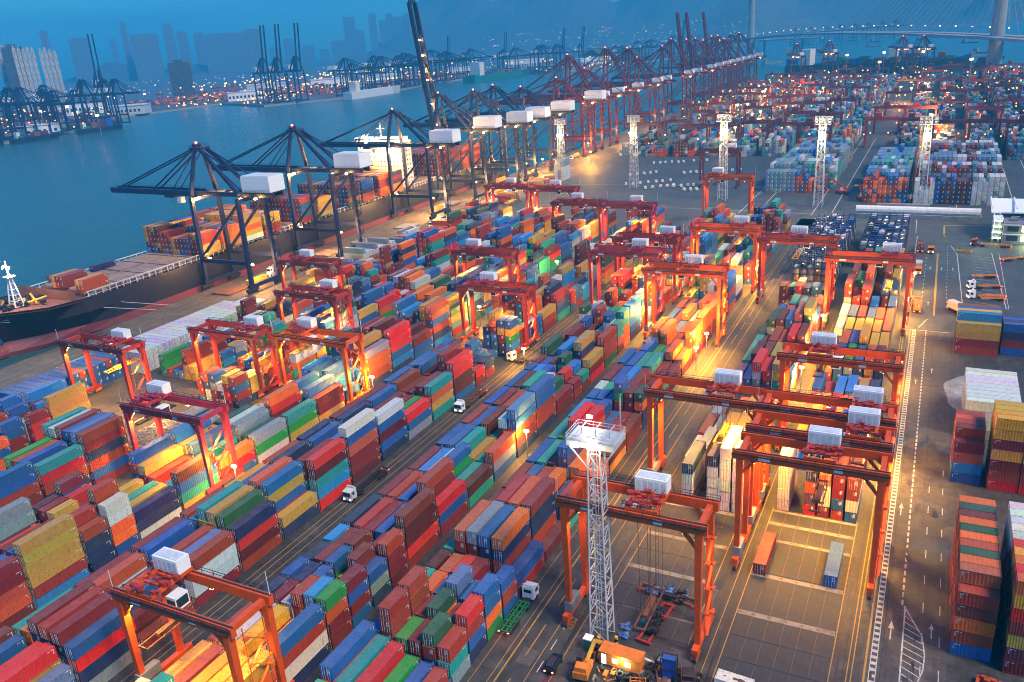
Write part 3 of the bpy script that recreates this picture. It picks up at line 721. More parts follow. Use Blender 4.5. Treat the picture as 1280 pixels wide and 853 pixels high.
# ---- detailed container meshes (shared): corrugated body, corner posts and castings, two door leaves with bars
def container_meshes(L, h):
    v, f, uv = [], [], []
    def face(pts, uvp):
        k = len(v); v.extend(pts); f.append(tuple(range(k, k+len(pts)))); uv.extend(uvp)
    W2, L2 = 1.2, L/2; n = int(L/.56); p = .16; z0, z1 = .17, h-.12
    # corrugated sides
    prof = []
    for i in range(n):
        y = -L2+p+(L-2*p)*i/n; s = (L-2*p)/n
        prof += [(y, 0), (y+s*.32, 0), (y+s*.46, .045), (y+s*.86, .045)]
    prof.append((L2-p, 0))
    for sx in (-1, 1):
        for (ya, da), (yb, db) in zip(prof[:-1], prof[1:]):
            xa, xb = sx*(W2-da), sx*(W2-db)
            pts = [(xa,ya,z0), (xb,yb,z0), (xb,yb,z1), (xa,ya,z1)]; u_ = [(L2-ya,h-z0), (L2-yb,h-z0), (L2-yb,h-z1), (L2-ya,h-z1)]
            if sx < 0: pts.reverse(); u_.reverse()
            face(pts, u_)
    # corrugated roof (coarser) 
    n2 = int(L/.75); zt = h-.04
    pr = []
    for i in range(n2):
        y = -L2+p+(L-2*p)*i/n2; s = (L-2*p)/n2; pr += [(y, 0), (y+s*.5, 0), (y+s*.6, .02), (y+s*.9, .02)]
    pr.append((L2-p, 0))
    for (ya, da), (yb, db) in zip(pr[:-1], pr[1:]):
        face([(-W2,ya,zt-da), (W2,ya,zt-da), (W2,yb,zt-db), (-W2,yb,zt-db)], [(50,50)]*4)
    # front end wall, plain bottom
    face([(W2,L2-.05,z0), (-W2,L2-.05,z0), (-W2,L2-.05,z1), (W2,L2-.05,z1)], [(60,h-z0), (60,h-z0), (60,.1), (60,.1)])
    face([(-W2,-L2+.06,z0), (W2,-L2+.06,z0), (W2,-L2+.06,z1), (-W2,-L2+.06,z1)], [(60,50)]*4)
    def bx(x0, x1, y0, y1, za, zb):
        k = len(v)
        v.extend([(x, y, z) for x in (x0, x1) for y in (y0, y1) for z in (za, zb)])
        for q in BOXF: f.append(tuple(k+i for i in q)); uv.extend([(60, 50)]*4)
    for sx in (-1, 1):
        bx(*sorted((sx*1.22, sx*1.13)), -L2+.16, L2-.16, h-.13, h-.005); bx(*sorted((sx*1.22, sx*1.1)), -L2+.16, L2-.16, .02, .18)
        for sy in (-1, 1): bx(*sorted((sx*1.22, sx*1.06)), *sorted((sy*L2, sy*(L2-.17))), 0, h)
    for sy in (-1, 1):
        bx(-1.06, 1.06, *sorted((sy*L2, sy*(L2-.1))), h-.14, h-.005); bx(-1.06, 1.06, *sorted((sy*L2, sy*(L2-.1))), .02, .18)
    me = bpy.data.meshes.new('container_body'); me.from_pydata(v, [], f); me.materials.append(M['cont'])
    ul = me.uv_layers.new(name='uv'); ul.data.foreach_set('uv', np.array(uv, dtype=np.float32).ravel())
    out = [me]
    for side in (-1, 1):
        v, f, uv = [], [], []
        def bx2(x0, x1, y0, y1, za, zb, u=None, mi=0):
            k = len(v)
            v.extend([(x, y, z) for x in (x0, x1) for y in (y0, y1) for z in (za, zb)])
            for q in BOXF:
                f.append((tuple(k+i for i in q), mi))
                uv.extend([((20+v[k+i][0]+1.2) if u else 60, h-v[k+i][2] if u else 50) for i in q])
        xa, xb = sorted((side*.015, side*1.05)); y = -L2
        bx2(xa, xb, y+.01, y+.06, .19, h-.15, True)
        for zz in (.55, h*.5, h-.6): bx2(xa+.03, xb-.03, y-.002, y+.012, zz-.06, zz+.06)
        for xx in (.3, .78): bx2(side*xx-.022, side*xx+.022, y-.03, y+.008, .12, h-.1, None, 1)
        for xx in (.3, .78): bx2(side*xx-.11, side*xx+.11, y-.035, y-.028, 1.05, 1.14, None, 1)
        me = bpy.data.meshes.new('container_door'); me.from_pydata(v, [], [q[0] for q in f]); me.materials.append(M['cont']); me.materials.append(M['galv'])
        me.polygons.foreach_set('material_index', [q[1] for q in f])
        ul = me.uv_layers.new(name='uv'); ul.data.foreach_set('uv', np.array(uv, dtype=np.float32).ravel())
        out.append(me)
    return out
CM = {}
def cmesh(L, h):
    k = (round(L, 1), round(h, 1))
    if k not in CM: CM[k] = container_meshes(L, h)
    return CM[k]
TIERN = {1: 'lone', 2: 'two', 3: 'three', 4: 'four', 5: 'five', 6: 'six', 7: 'seven', 8: 'eight'}
ORD = ['first', 'second', 'third', 'fourth', 'fifth', 'sixth', 'seventh', 'eighth', 'ninth', 'tenth', 'eleventh', 'twelfth', 'thirteenth', 'fourteenth', 'fifteenth', 'sixteenth', 'seventeenth']
BLK = {'A': 'block by lit road', 'B': 'block behind mast crane', 'C': 'middle block', 'K': 'block right of truck road', 'D': 'truck road block', 'E': 'second block from truck road',
       'F': 'third block from truck road', 'G': 'block nearest the quay', 'Q': 'crosswise row by quay', 'P': 'blue row by water', 'R': 'crosswise right stacks', 'U': 'crosswise row near quay cranes', 'ship': "ship's deck"}
by_where = {}
for i in picked: by_where.setdefault((CONT[i]['where'], CONT[i]['row']), set()).add(CONT[i]['bay'])
rank = {k: {b_: j for j, b_ in enumerate(sorted(s))} for k, s in by_where.items() if None not in s}
def clabel(c):
    col = CNAME[c['c']]; size = 'short' if c['L'] < 8 else 'long'
    n, t = c['n'], c['tier']
    if c['where'] == 'lone': return ['brick red long container standing alone in the empty bay left of the blue one']
    if c['where'] == 'lone2': return ['blue container standing alone on the empty bay beside the right crane leg']
    if n == 1: tp = 'lying on the ground'
    elif t == n-1: tp = 'topmost of %s' % TIERN[n]
    elif t == 0: tp = 'bottom of %s' % TIERN[n]
    else: tp = 'tier %s of %s' % (('one','two','three','four','five','six','seven')[t], TIERN[n])
    bl = BLK.get(c['where'], 'yard')
    below = (' over %s' % CNAME[c['below']]) if c['below'] and t == n-1 else ''
    r = rank.get((c['where'], c['row']), {}).get(c['bay'], 0)
    rowp = '%s row' % ORD[min(14, (c['row'] or 1)-1)] if c['where'] in 'ABCKDEFG' else ''
    bayp = '%s stack' % ORD[min(14, r)]
    out = ['%s container%s, %s, %s' % (col, below, tp, bl)]
    if rowp:
        out.append('%s %s container %s, %s, %s' % (size, col, tp, rowp, bl))
        out.append('%s container %s, %s, %s, %s' % (col, tp, bayp, rowp, bl))
    else:
        out.append('%s container %s, %s, %s' % (col, tp, bayp, bl))
        out.append('%s container %s, %s, line %s, %s' % (col, tp, bayp, TIERN.get(c['row'], 'one') if (c['row'] or 9) > 1 else 'one', bl))
    return out
cand = {i: clabel(CONT[i]) for i in picked}
from collections import Counter
final = {}; todo = set(picked)
for lvl in range(3):
    cnt = Counter(cand[i][min(lvl, len(cand[i])-1)] for i in todo)
    for i in list(todo):
        l = cand[i][min(lvl, len(cand[i])-1)]
        if cnt[l] == 1 and l not in final.values(): final[i] = l; todo.discard(i)
for i in todo: final[i] = cand[i][-1]
for i in sorted(picked, key=lambda i: -area[i]):
    c = CONT[i]; ms = cmesh(c['L'], c['h'])
    o = obj('shipping_container', ms[0], None, (c['x'], c['y'], c['z']), math.pi/2 if c['rot'] else 0)
    o.color = (*c['col'], 1); tag(o, final[i], 'shipping container', 'shipping containers stacked in the port')
    for k in (1, 2):
        d = obj('door', ms[k], o); d.color = o.color
# ---- all the others: one mesh
def mass_mesh(name, idx):
    B_ = Bx[idx]; n = len(idx)
    x0, x1, y0, y1, z0, z1 = [B_[:, i] for i in range(6)]
    V = np.empty((n, 8, 3), np.float32)
    k = 0
    for xx in (x0, x1):
        for yy in (y0, y1):
            for zz in (z0, z1): V[:, k, 0], V[:, k, 1], V[:, k, 2] = xx, yy, zz; k += 1
    quads = np.array([(4,6,7,5), (0,1,3,2), (0,4,5,1), (2,3,7,6), (1,5,7,3)])    # +x, -x, -y, +y, top
    F = (np.arange(n)[:, None, None]*8+quads[None]).reshape(-1)
    nf = n*5
    me = bpy.data.meshes.new(name); me.vertices.add(n*8); me.vertices.foreach_set('co', V.ravel())
    me.loops.add(nf*4); me.loops.foreach_set('vertex_index', F.astype(np.int32))
    me.polygons.add(nf); me.polygons.foreach_set('loop_start', np.arange(nf, dtype=np.int32)*4)
    me.update(); me.validate(); me.shade_flat()
    rot = np.array([CONT[i]['rot'] for i in idx])[:, None]
    ul = me.uv_layers.new(name='uv'); UV = np.empty((n, 5, 4, 2), np.float32)
    for qi, q in enumerate(quads):
        for j, vi in enumerate(q):
            p = V[:, vi]
            if qi in (0, 1): along, end = y1-p[:, 1], 20+p[:, 1]-y0
            else: along, end = x1-p[:, 0], 20+p[:, 0]-x0
            isend = (qi in (2, 3)) ^ (rot[:, 0] == 1)
            u = np.where(isend, end, along); vv = z1-p[:, 2]
            if qi == 4: u = y1-p[:, 1] if True else u; vv = np.full(n, 50.)
            UV[:, qi, j, 0], UV[:, qi, j, 1] = u, vv
    ul.data.foreach_set('uv', UV.ravel())
    at = me.color_attributes.new('paint', 'FLOAT_COLOR', 'CORNER')
    cols = np.array([(*CONT[i]['col'], 1) for i in idx], np.float32); at.data.foreach_set('color', np.repeat(cols, 20, 0).ravel())
    me.materials.append(M['contmass']); o = obj(name, me)
    return o
rest = np.array([i for i in range(len(CONT)) if i not in picked])
# leave out boxes wholly buried in a mass block (covered above and on all sides)
o = mass_mesh('container_stacks', rest)
tag(o, 'thousands of stacked containers in maroon, blue, grey and teal filling the rest of the port', 'shipping containers', kind='stuff')
print('containers', len(CONT), 'rest', len(rest))
# ================================================================ yard gantry cranes
def rails(b, x0, x1, y, z, mi=0, n=None):
    n = n or max(2, int(abs(x1-x0)/2.5))
    for zz in (.55, 1.1): b.box(x0, x1, y-.04, y+.04, z+zz-.04, z+zz+.04, mi)
    for i in range(n+1):
        x = x0+(x1-x0)*i/n; b.box(x-.04, x+.04, y-.04, y+.04, z, z+1.1, mi)
CR = {}
def gantry(name, label, x0, x1, y, H=26.5, wy=8.5, col='orange', tx=.5, lit=1., spread=None, held=None, cab=1, grp='gantry cranes straddling the container blocks', energy=9000, rubber=False):
    """x0, x1: leg centres. y: centre. tx: trolley place along the span 0..1"""
    cx, sp = (x0+x1)/2, x1-x0; h2 = sp/2; o = empty('gantry_crane', (cx, y, 0)); tag(o, label, 'gantry crane', grp)
    gz = H-1.9
    for sx in (-1, 1):
        for sy in (-1, 1):
            b = MB(); b.bar((sx*h2, sy*wy/2, 2.4), (sx*h2, sy*wy/2, gz), .95, 1.05, 0, 1.25, 1.3)
            b.bar((sx*h2, sy*wy/2, gz-3.6), (sx*(h2-3), sy*wy/2, gz+.2), .6, .5)
            b.build('leg', col, o)
        b = MB(); b.box(sx*h2-.55, sx*h2+.55, -wy/2-2.2, wy/2+2.2, 1.5, 2.6); b.build('sill_beam', col, o)
        b = MB(); b.box(sx*h2-.5, sx*h2+.5, -wy/2+.6, wy/2-.6, gz+.2, gz+1.3); b.build('tie_beam', col, o)
        for sy in (-1, 1):
            b = MB(); yy = sy*(wy/2+.9)
            b.hexa([(sx*h2+dx, yy+dy*(1.5 if z < 1 else .7), z) for dx in (-.5, .5) for dy in (-1, 1) for z in (.5, 1.6)])
            b.build('bogie', 'orangebody' if rubber else col, o)
            b = MB()
            for k in (-1.1, .0, 1.1): b.tube((sx*h2-.34, yy+k, .5), (sx*h2+.34, yy+k, .5), .5, 10)
            b.build('wheel', 'tyre' if rubber else 'dark', o)
    b = MB(); b.box(-h2-.6, -h2+.9, wy/2-1.3-wy+.4, -wy/2+3.4, 2.7, 4.6); b.build('electric_cabinet', 'grey', o)
    for sy in (-1, 1):
        g = MB().box(-h2-1.4, h2+1.4, sy*wy/2-.5, sy*wy/2+.5, gz, H-.1).build('girder', col, o)
        b = MB(); ys = sy*(wy/2+.95)
        b.box(-h2-1.4, h2+1.4, min(ys, sy*(wy/2+.52)), max(ys, sy*(wy/2+.52)), H-.75, H-.62); rails(b, -h2-1.4, h2+1.4, ys, H-.62)
        b.box(-h2-1.4, h2+1.4, sy*wy/2-.12, sy*wy/2+.12, H-.1, H+.08); b.build('walkway', 'dark', g)
        if sy < 0:
            for k, w_ in ((-.36, 2.2), (.18, 1.6)): MB().box(sp*k, sp*k+w_, -wy/2-.56-.02, -wy/2-.56, gz+.4, gz+1.3).build('name_plate', 'white', g)
    # trolley
    t = -h2+3.2+(sp-6.4)*tx; tr = MB()
    for k in (-2.6, 2.6): tr.box(t+k-.3, t+k+.3, -wy/2-.3, wy/2+.3, H+.1, H+.75)
    for k in (-wy/2, -1.2, 1.2, wy/2): tr.box(t-2.3, t+2.3, k-.22, k+.22, H+.12, H+.6)
    T = tr.build('trolley', col, o)
    b = MB(); rr = random.Random(int(x0*7+y))
    for k in range(15):
        xx, yy = rr.uniform(-3.4, 3.4), rr.uniform(-wy/2, 1.4); s_ = rr.uniform(.25, .7)
        if k % 3: b.cbox((t+xx, yy, H+.9+s_*.5), (s_*1.6, s_*1.2, s_))
        else: b.tube((t+xx-.6, yy, H+1.2), (t+xx+.6, yy, H+1.2), .42, 9)
    for k in range(5): b.bar((t+rr.uniform(-3,3), rr.uniform(-wy/2,wy/2), H+.7), (t+rr.uniform(-3,3), rr.uniform(-wy/2,wy/2), H+2.1), .12)
    b.build('hoist_machinery', 'pinkred' if col != 'orange' else 'red', T)
    b = MB(); b.box(t-2.9, t+2.9, wy/2-2.7, wy/2+.1, H+.85, H+3.5); b.build('machinery_house', 'white', T)
    b = MB()
    for k in range(5): b.box(t-2.6+k*1.1, t-1.75+k*1.1, wy/2-2.73, wy/2-2.7, H+1.1, H+3.1)
    b.box(t-2.6, t+2.6, wy/2-2.3, wy/2-.4, H+3.5, H+3.62); b.build('louvre_panel', 'palegrey', T)
    for yy in (-wy/2-.3, wy/2+.3):
        b = MB(); rails(b, t-3.3, t+3.3, yy, H+.7); b.build('handrail', 'dark', T)
    if cab:
        cxx = t+(3.4 if cab > 0 else -3.4)
        c_ = MB().box(cxx-1.1, cxx+1.1, -1.4, 1.4, gz-2.0, gz+.5).build('cab', 'white', T)
        b = MB(); b.box(cxx-1.13, cxx-1.1, -1.2, 1.2, gz-1.6, gz+.1); b.box(cxx+1.1, cxx+1.13, -1.2, 1.2, gz-1.6, gz+.1); b.box(cxx-.95, cxx+.95, -1.43, -1.4, gz-1.7, gz); b.build('window', 'glass', c_)
    zs = spread if spread is not None else gz-2.5
    b = MB()
    for sx in (-1, 1):
        for sy in (-1, 1): b.bar((t+sx*.9, sy*2.4, zs+.7), (t+sx*1.2, sy*2.6, H+.1), .06)
    b.build('hoist_rope', 'dark', T)
    b = MB()
    b.box(t-.5, t+.5, -3.0, 3.0, zs+.1, zs+.75)
    for sx in (-1, 1): b.box(t+sx*.95-.12, t+sx*.95+.12, -6.0, 6.0, zs-.12, zs+.2)
    for sy in (-6, -2.6, 2.6, 6): b.box(t-1.2, t+1.2, sy-.14, sy+.14, zs-.15, zs+.18)
    b.build('spreader', 'yellow' if (int(abs(x0)) % 3 == 0 or held) else 'rust', T)
    if held:
        o2 = obj('shipping_container', cmesh(12.19, LET)[0], None, (cx+t, y, zs-.16-LET)); o2.color = (*PAL[held], 1)
        tag(o2, '%s container hanging in the air from an orange crane' % CNAME[held], 'shipping container', 'shipping containers stacked in the port')
        for k in (1, 2): d = obj('door', cmesh(12.19, LET)[k], o2); d.color = o2.color
    # stairs zig-zag up the right-hand leg
    b = MB(); z = 2.6; k = 0; sx = 1
    while z+2.6 < gz:
        a, c_ = (-1.6, 1.6) if k % 2 == 0 else (1.6, -1.6)
        b.bar((h2+1.0, a, z), (h2+1.0, c_, z+2.6), .5, .08); b.bar((h2+1.3, a, z+1), (h2+1.3, c_, z+3.6), .06)
        b.box(h2+.6, h2+1.5, min(c_, c_*1.4)-.2, max(c_, c_*1.4)+.2, z+2.55, z+2.65); z += 2.6; k += 1
    b.bar((h2+.8, -2.2, 2.6), (h2+.8, -2.2, gz), .12); b.bar((h2+.8, 2.2, 2.6), (h2+.8, 2.2, gz), .12); b.build('stairs', col, o)
    MB().bar((h2+1.2, wy/2, H), (h2+1.2, wy/2, H+4.5), .12).build('antenna', 'galv', o); MB().bar((-h2-1.2, -wy/2, H), (-h2-1.2, -wy/2, H+3.5), .1).build('antenna', 'galv', o)
    # floodlights hung under the girders
    if lit:
        pts = [(-h2+2.5, -1), (h2-2.5, -1), (0, 1)]
        for (px_, sy) in pts:
            f_ = MB().cbox((px_, sy*wy/2, gz-.35), (.9, .6, .3)).build('floodlight', 'grey', o)
            MB().cbox((px_, sy*wy/2, gz-.55), (.7, .45, .1)).build('lens', 'sodium', f_)
        for (px_, sy) in pts[:2]:
            l = lamp('floodlight_beam', (px_, sy*wy/2+.2, gz-.9), energy*lit, parent=o, spot=130, aim=(px_*.9, 0, -5)); l.location = (px_, sy*wy/2+.2, gz-.9)
            l.rotation_euler = (0, 0, 0)
    return o
M['palegrey'] = paint('pale_grey_paint', (.62, .64, .66), .5, .2)
G_ = [
 # label, x0, x1, y, H, wy, col, tx, spread, held, energy
 ('orange gantry crane over the empty bay holding one blue and one red box', -28.6, -3.2, 149.5, 26.5, 8, 'orange', .60, 17, None, .12),
 ('orange gantry crane second up on the right, its white house near the road side leg', -28.6, -3.2, 161.5, 26.3, 7.5, 'orange', .92, None, None, .8),
 ('orange gantry crane third up on the right, close behind its neighbour', -28.4, -3.4, 172.5, 26.3, 7.5, 'orange', .92, None, None, .8),
 ('orange gantry crane over glowing yellow boxes with its white house at the left end', -29.4, -3.6, 203, 26.5, 8, 'orange', .28, 22, None, 1.3),
 ('crimson gantry crane with twin white houses beside the truck park corner', -30.2, -4.6, 299, 26.5, 8, 'red', .85, 16, None, 1.),
 ('orange gantry crane around the lattice light mast in the foreground', -53.6, -29.2, 120.8, 27, 8, 'orange', .62, 4, None, .12),
 ('orange gantry crane over yellow and cream boxes left of the right hand pair', -54.6, -29.8, 174.5, 25.5, 8.5, 'orange', .72, 15, None, 1.3),
 ('red gantry crane straddling the far cream boxes before the blue racks', -57.4, -31.2, 322, 26, 8, 'red', .5, 19, None, .8),
 ('orange gantry crane straddling tall salmon stacks right of the middle', -87.0, -61.4, 272, 26, 8.5, 'orange', .62, 17, None, 1.3),
 ('orange gantry crane with a yellow lit spreader beside the upper wide road', -87.6, -62.2, 336, 26, 8.5, 'orange', .8, 20, None, 1.2),
 ('orange gantry crane at the top edge of the middle yard before the grey lot', -113.0, -88.2, 455, 26, 8, 'orange', .15, None, None, .4),
 ('crimson gantry crane on the middle column with an orange lit cabin', -115.4, -89.6, 291, 26, 8.5, 'pinkred', .75, 16, None, 1.1),
 ('red gantry crane just behind the crimson one on the middle column', -113.0, -88.6, 313, 26, 8.5, 'red', .9, 18, None, 1.),
 ('orange gantry crane nearest the viewer at the bottom left', -115.8, -91.2, 75.3, 22.2, 8.5, 'orange', .12, 13, None, .32),
 ('red gantry crane over tan topped boxes left of the truck junction', -149.2, -123.6, 248.5, 22, 7.5, 'red', .28, 13.5, None, 1.),
 ('red gantry crane next up the row, beyond the tan topped boxes', -178.0, -152.2, 293.5, 22, 7.5, 'red', .16, None, None, 1.),
 ('crimson gantry crane over the timber heap with big white house', -182.6, -156.6, 131.5, 22, 8.5, 'pinkred', .1, None, None, 1.2),
 ('orange gantry crane carrying a cream container in the air', -180.6, -154.4, 186.8, 22, 8, 'orange', .2, 16.4, 'W', 1.),
 ('red gantry crane with white house by its right leg, left of centre', -214.2, -188.0, 225.2, 22, 8, 'red', .8, 14, None, 1.),
 ('orange gantry crane left behind the one carrying a container', -215.4, -189.0, 184.5, 21.5, 8, 'red', .92, 13, None, 1.),
 ('red gantry crane nearest the second blue quay crane', -245.8, -220.4, 262, 22, 7.5, 'red', .35, None, None, .8),
 ('red gantry crane furthest left, in front of the ship hull', -249.0, -220.6, 160.6, 22, 7.5, 'red', .85, 14, None, 1.),
 ('left one of two red gantry cranes at the upper end of quayside blocks', -240.0, -213.0, 438, 22, 8, 'red', .5, 12, None, 1.),
 ('right one of two red gantry cranes at the upper end of quayside blocks', -208.0, -182.0, 433, 22, 8, 'red', .5, 14, None, 1.),
 ('red gantry crane behind the crimson cranes in the upper middle yard', -178.0, -151.6, 397, 22, 8, 'red', .4, 14, None, 1.),
 ('crimson gantry crane at upper middle beside the tall light mast', -147.0, -121.0, 384, 24, 8, 'pinkred', .7, 15, None, 1.),
]
for (lb, x0, x1, y, H, wy, col, tx, sprd, held, en) in G_:
    gantry('g', lb, x0, x1, y, H, wy, col, tx, en, sprd, held, cab=1 if tx < .6 else -1, rubber=x0 < -118)
gm = gantry('g', 'dark maroon gantry crane idle on the grey lot by a lattice mast', -142, -117.5, 560, 25, 8, 'maroon', .9, 0, None, None)

# far gantries: copies of one light crane without parts
def simple_gantry(mat):
    b = MB()
    for sx in (-1, 1):
        for sy in (-1, 1): b.box(sx*12.5-.6, sx*12.5+.6, sy*4-.6, sy*4+.6, 0, 22)
        b.box(sx*12.5-.5, sx*12.5+.5, -6, 6, 1, 2.4); b.box(-13.5, 13.5, sx*4-.6, sx*4+.6, 21.5, 23.6)
    b.box(-6, -1, -5, 3, 24, 27.5)
    return b.mesh('far_gantry', mat)
FG = [simple_gantry('red'), simple_gantry('maroon')]
fr = random.Random(5)
def far_gantry(x, y, k=0, lights=True, rz=0):
    o = obj('gantry_crane', FG[k], None, (x, y, 0), rz)
    tag(o, 'small dark red gantry crane among the far container stacks', 'gantry crane', 'far gantry cranes')
FARL = []
cx0 = -238
while cx0 < 420:
    if cx0 > -60 or cx0 < -75:
        y = 700 + fr.uniform(0, 60)
        while y < (1480 if cx0 < 100 else 1240):
            far_gantry(cx0, y, fr.random() < .85)
            for k in range(3): FARL.append((cx0+fr.uniform(-12, 12), y-5, fr.choice((20, 12, 6))))
            y += fr.uniform(75, 190)
    cx0 += 24.5
for k in range(60):
    far_gantry(fr.uniform(-1900, -1330), fr.uniform(930, 1100) if k % 2 else fr.uniform(1560, 2150), k % 2)

# ================================================================ quay cranes
TH = {'maroon': 1.25, 'navy': 1.0}
def quay_crane(y, col, label, grp, zb=44, za=66, up=False, out=58, xw=-309.5, gauge=29, detail=True, lit=1, fh=9, name='quay_crane', X=None, rz=0, upz=None, zero_cab=False):
    o = empty(name, ((X if X is not None else xw+gauge/2), y, 0), rz); tag(o, label, 'quay crane', grp); g = gauge/2
    for sx in (-1, 1):
        for sy in (-1, 1):
            b = MB(); b.bar((sx*g, sy*fh, 2.6), (sx*g, sy*fh*.92, zb), 1.5, 1.9, 0, 1.6, 1.9); b.build('leg', col, o)
        b = MB(); b.box(sx*g-.7, sx*g+.7, -fh-1.5, fh+1.5, 2.2, 4); b.build('sill_beam', col, o); b = MB(); b.box(sx*g-.5, sx*g+.5, -fh, fh, zb-1.8, zb-.2); b.build('cross_beam', col, o)
        for sy in (-1, 1):
            b = MB(); b.box(sx*g-.7, sx*g+.7, sy*fh-3.6, sy*fh+3.6, .9, 2.3)
            for k in (-2.7, -.9, .9, 2.7): b.tube((sx*g-.45, sy*fh+k, .55), (sx*g+.45, sy*fh+k, .55), .55, 8)
            b.build('bogie', 'dark', o)
    for sy in (-1, 1):
        b = MB(); b.box(-g, g, sy*fh*.97-.6, sy*fh*.97+.6, 13.2, 15); b.build('portal_beam', col, o)
        b = MB(); b.bar((-g, sy*fh, 15), (g, sy*fh*.94, zb-2), 1.1, 1.1); b.build('diagonal_brace', col, o)
        # A-frame
        b = MB(); b.bar((-g, sy*fh*.92, zb), (-g+1.5, sy*2.2, za), 1.7, 1.7, 0, 1.2, 1.2); b.bar((g-2, sy*5, zb+1.4), (-g+4.5, sy*2.2, za), 1.5, 1.5, 0, 1.1, 1.1)
        b.bar((-g, sy*fh*.92, zb), (-g+8, sy*3, zb+1.5), .5); b.build('a_frame_leg', col, o)
    b = MB(); b.box(-g-.8, -g+6, -3, 3, za-.8, za+.3); rails(b, -g-1, -g+6, -3, za+.3); rails(b, -g-1, -g+6, 3, za+.3); b.tube((-g+1, -2, za+1), (-g+1, 2, za+1), .9, 10)
    b.build('sheave_platform', col, o)
    for sy in (-1, 1):
        b = MB(); b.box(-g-2.5, g+17, sy*3-.6, sy*3+.6, zb, zb+1.9); b.build('girder', col, o)
    b = MB()
    for k in range(9): b.box(-g+k*(gauge+14)/8-.3, -g+k*(gauge+14)/8+.3, -3, 3, zb+.2, zb+.9)
    b.box(-g-2.5, g+17, 3.7, 4.7, zb+.3, zb+.45); rails(b, -g-2.5, g+17, 4.7, zb+.45); rails(b, -g-2.5, g+17, -3.9, zb+.9); b.build('walkway', 'dark', o)
    # boom
    hz = Vector((-g-2.5, 0, zb+1)); ang = R(83) if up else R(0.6)
    def bp(d, yy, zz): return (hz.x-d*math.cos(ang)-zz*math.sin(ang), yy, hz.z+d*math.sin(ang)+zz*math.cos(ang))
    bm_ = MB()
    for sy in (-1, 1): bm_.bar(bp(0, sy*(4.2 if up else 3), 0), bp(out, sy*(3.4 if up else 2.6), 0), 1.7 if up else 1.4, 2.6)
    for k in range(9): bm_.bar(bp(2+k*(out-3)/8, -3, 0), bp(2+k*(out-3)/8, 3, 0), .7, .7)
    bm_.bar(bp(out, -3.2, 0), bp(out, 3.2, 0), 1.6, 2.4)
    B_ = bm_.build('boom', col, o)
    if up and col == 'navy':
        b = MB()
        for d_ in (4, 18, 34, 50, 60): b.cbox(bp(d_, 0, -.4), (1.2, 1.2, .6))
        b.build('boom_light', 'sodium', B_)
        lamp('boom_lamp', (bp(8, 0, 4)[0]-2, 0, bp(8, 0, 4)[2]+6), 5000, parent=o); lamp('boom_lamp', (bp(40, 0, 3)[0], 0, bp(40, 0, 3)[2]), 3000, parent=o)
    b = MB()
    for zz in (1.5, 2.2): b.bar(bp(0, 3.9, zz), bp(out, 3.9, zz), .07)
    for k in range(20): b.bar(bp(k*out/19, 3.9, .8), bp(k*out/19, 3.9, 2.2), .07)
    b.bar(bp(0, 3.6, .7), bp(out, 3.6, .7), .9, .12); b.build('boom_walkway', 'dark', B_)
    b = MB()
    ap = (-g+1.5, 0, za)
    for sy in (-1, 1):
        for dd in (out*.93, out*.5):
            if up:
                mid = (hz.x-7, sy*2.4, (za+bp(dd, 0, 0)[2])/2-6)
                b.bar((ap[0], sy*2.2, za), mid, .4, .5); b.bar(mid, bp(dd, sy*2.4, .8), .4, .5)
            else: b.bar((ap[0], sy*2.2, za), bp(dd, sy*2.4, .8), .55, .6)
        if not up: b.bar((ap[0], sy*2.2, za-1.5), bp(out*.27, sy*2.6, .8), .35)
    b.build('forestay', col, o)
    b = MB()
    for sy in (-1, 1): b.bar((ap[0]+2, sy*2.2, za), (g+13, sy*3, zb+2), .45, .5); b.bar((ap[0]+2.2, sy*2.1, za-1), (g-1, sy*3, zb+2), .4)
    b.build('backstay', col, o)
    sm = .6 if y > 700 else 1.
    mh = MB().box(g+.5, g+2+15*sm, -5*sm, 5*sm, zb+2.6, zb+2.6+7*sm).build('machinery_house', 'white', o)
    b = MB(); b.box(g+.9, g+1.6+15*sm, -4.6*sm, 4.6*sm, zb+2.6+7*sm, zb+2.9+7*sm); 
    b.build('roof_panel', 'palegrey', mh)
    b = MB(); b.box(g+.2, g+17.5, -6, 6, zb+2.2, zb+2.6); rails(b, g+.5, g+16.5, -5.6, zb+2.6); b.build('house_platform', 'dark', o)
    tq = -g+8 if up else -g-20
    b = MB(); b.box(tq-3, tq+3, -3.6, 3.6, zb-1.3, zb-.2); T = b.build('trolley', 'dark', o)
    b = MB(); b.box(tq+2.5, tq+5, -1.3, 1.3, zb-4.4, zb-1.6); c_ = b.build('cab', 'white', T)
    MB().box(tq+2.47, tq+2.5, -1.1, 1.1, zb-4, zb-2.2).build('window', 'glass', c_)
    if not up:
        b = MB()
        for sx in (-1, 1):
            for sy in (-1, 1): b.bar((tq+sx, sy*2.4, zb-1), (tq+sx, sy*2.4, zb-13), .09)
        b.build('hoist_rope', 'dark', T)
        b = MB(); b.box(tq-1.2, tq+1.2, -6, 6, zb-13.8, zb-13.1); b.build('spreader', 'yellow', T)
    b = MB()
    for k in range(14):
        z = 4+k*2.7
        if z > zb-3: break
        b.bar((g+1.4, fh-2 if k % 2 else fh+2, z), (g+1.4, fh+2 if k % 2 else fh-2, z+2.7), .7, .1)
    b.bar((g+1.4, fh-2.2, 3), (g+1.4, fh-2.2, zb), .14); b.bar((g+1.4, fh+2.2, 3), (g+1.4, fh+2.2, zb), .14); b.build('stairs', col, o)
    b = MB()
    for (xx, zz) in ((-g+2, zb-.5), (g-1, zb-.5), (g+8, zb-.2), (-g+1, 14.2), (g-1, 12.6)):
        b.cbox((xx, -fh*.6, zz), (1.1, .8, .7))
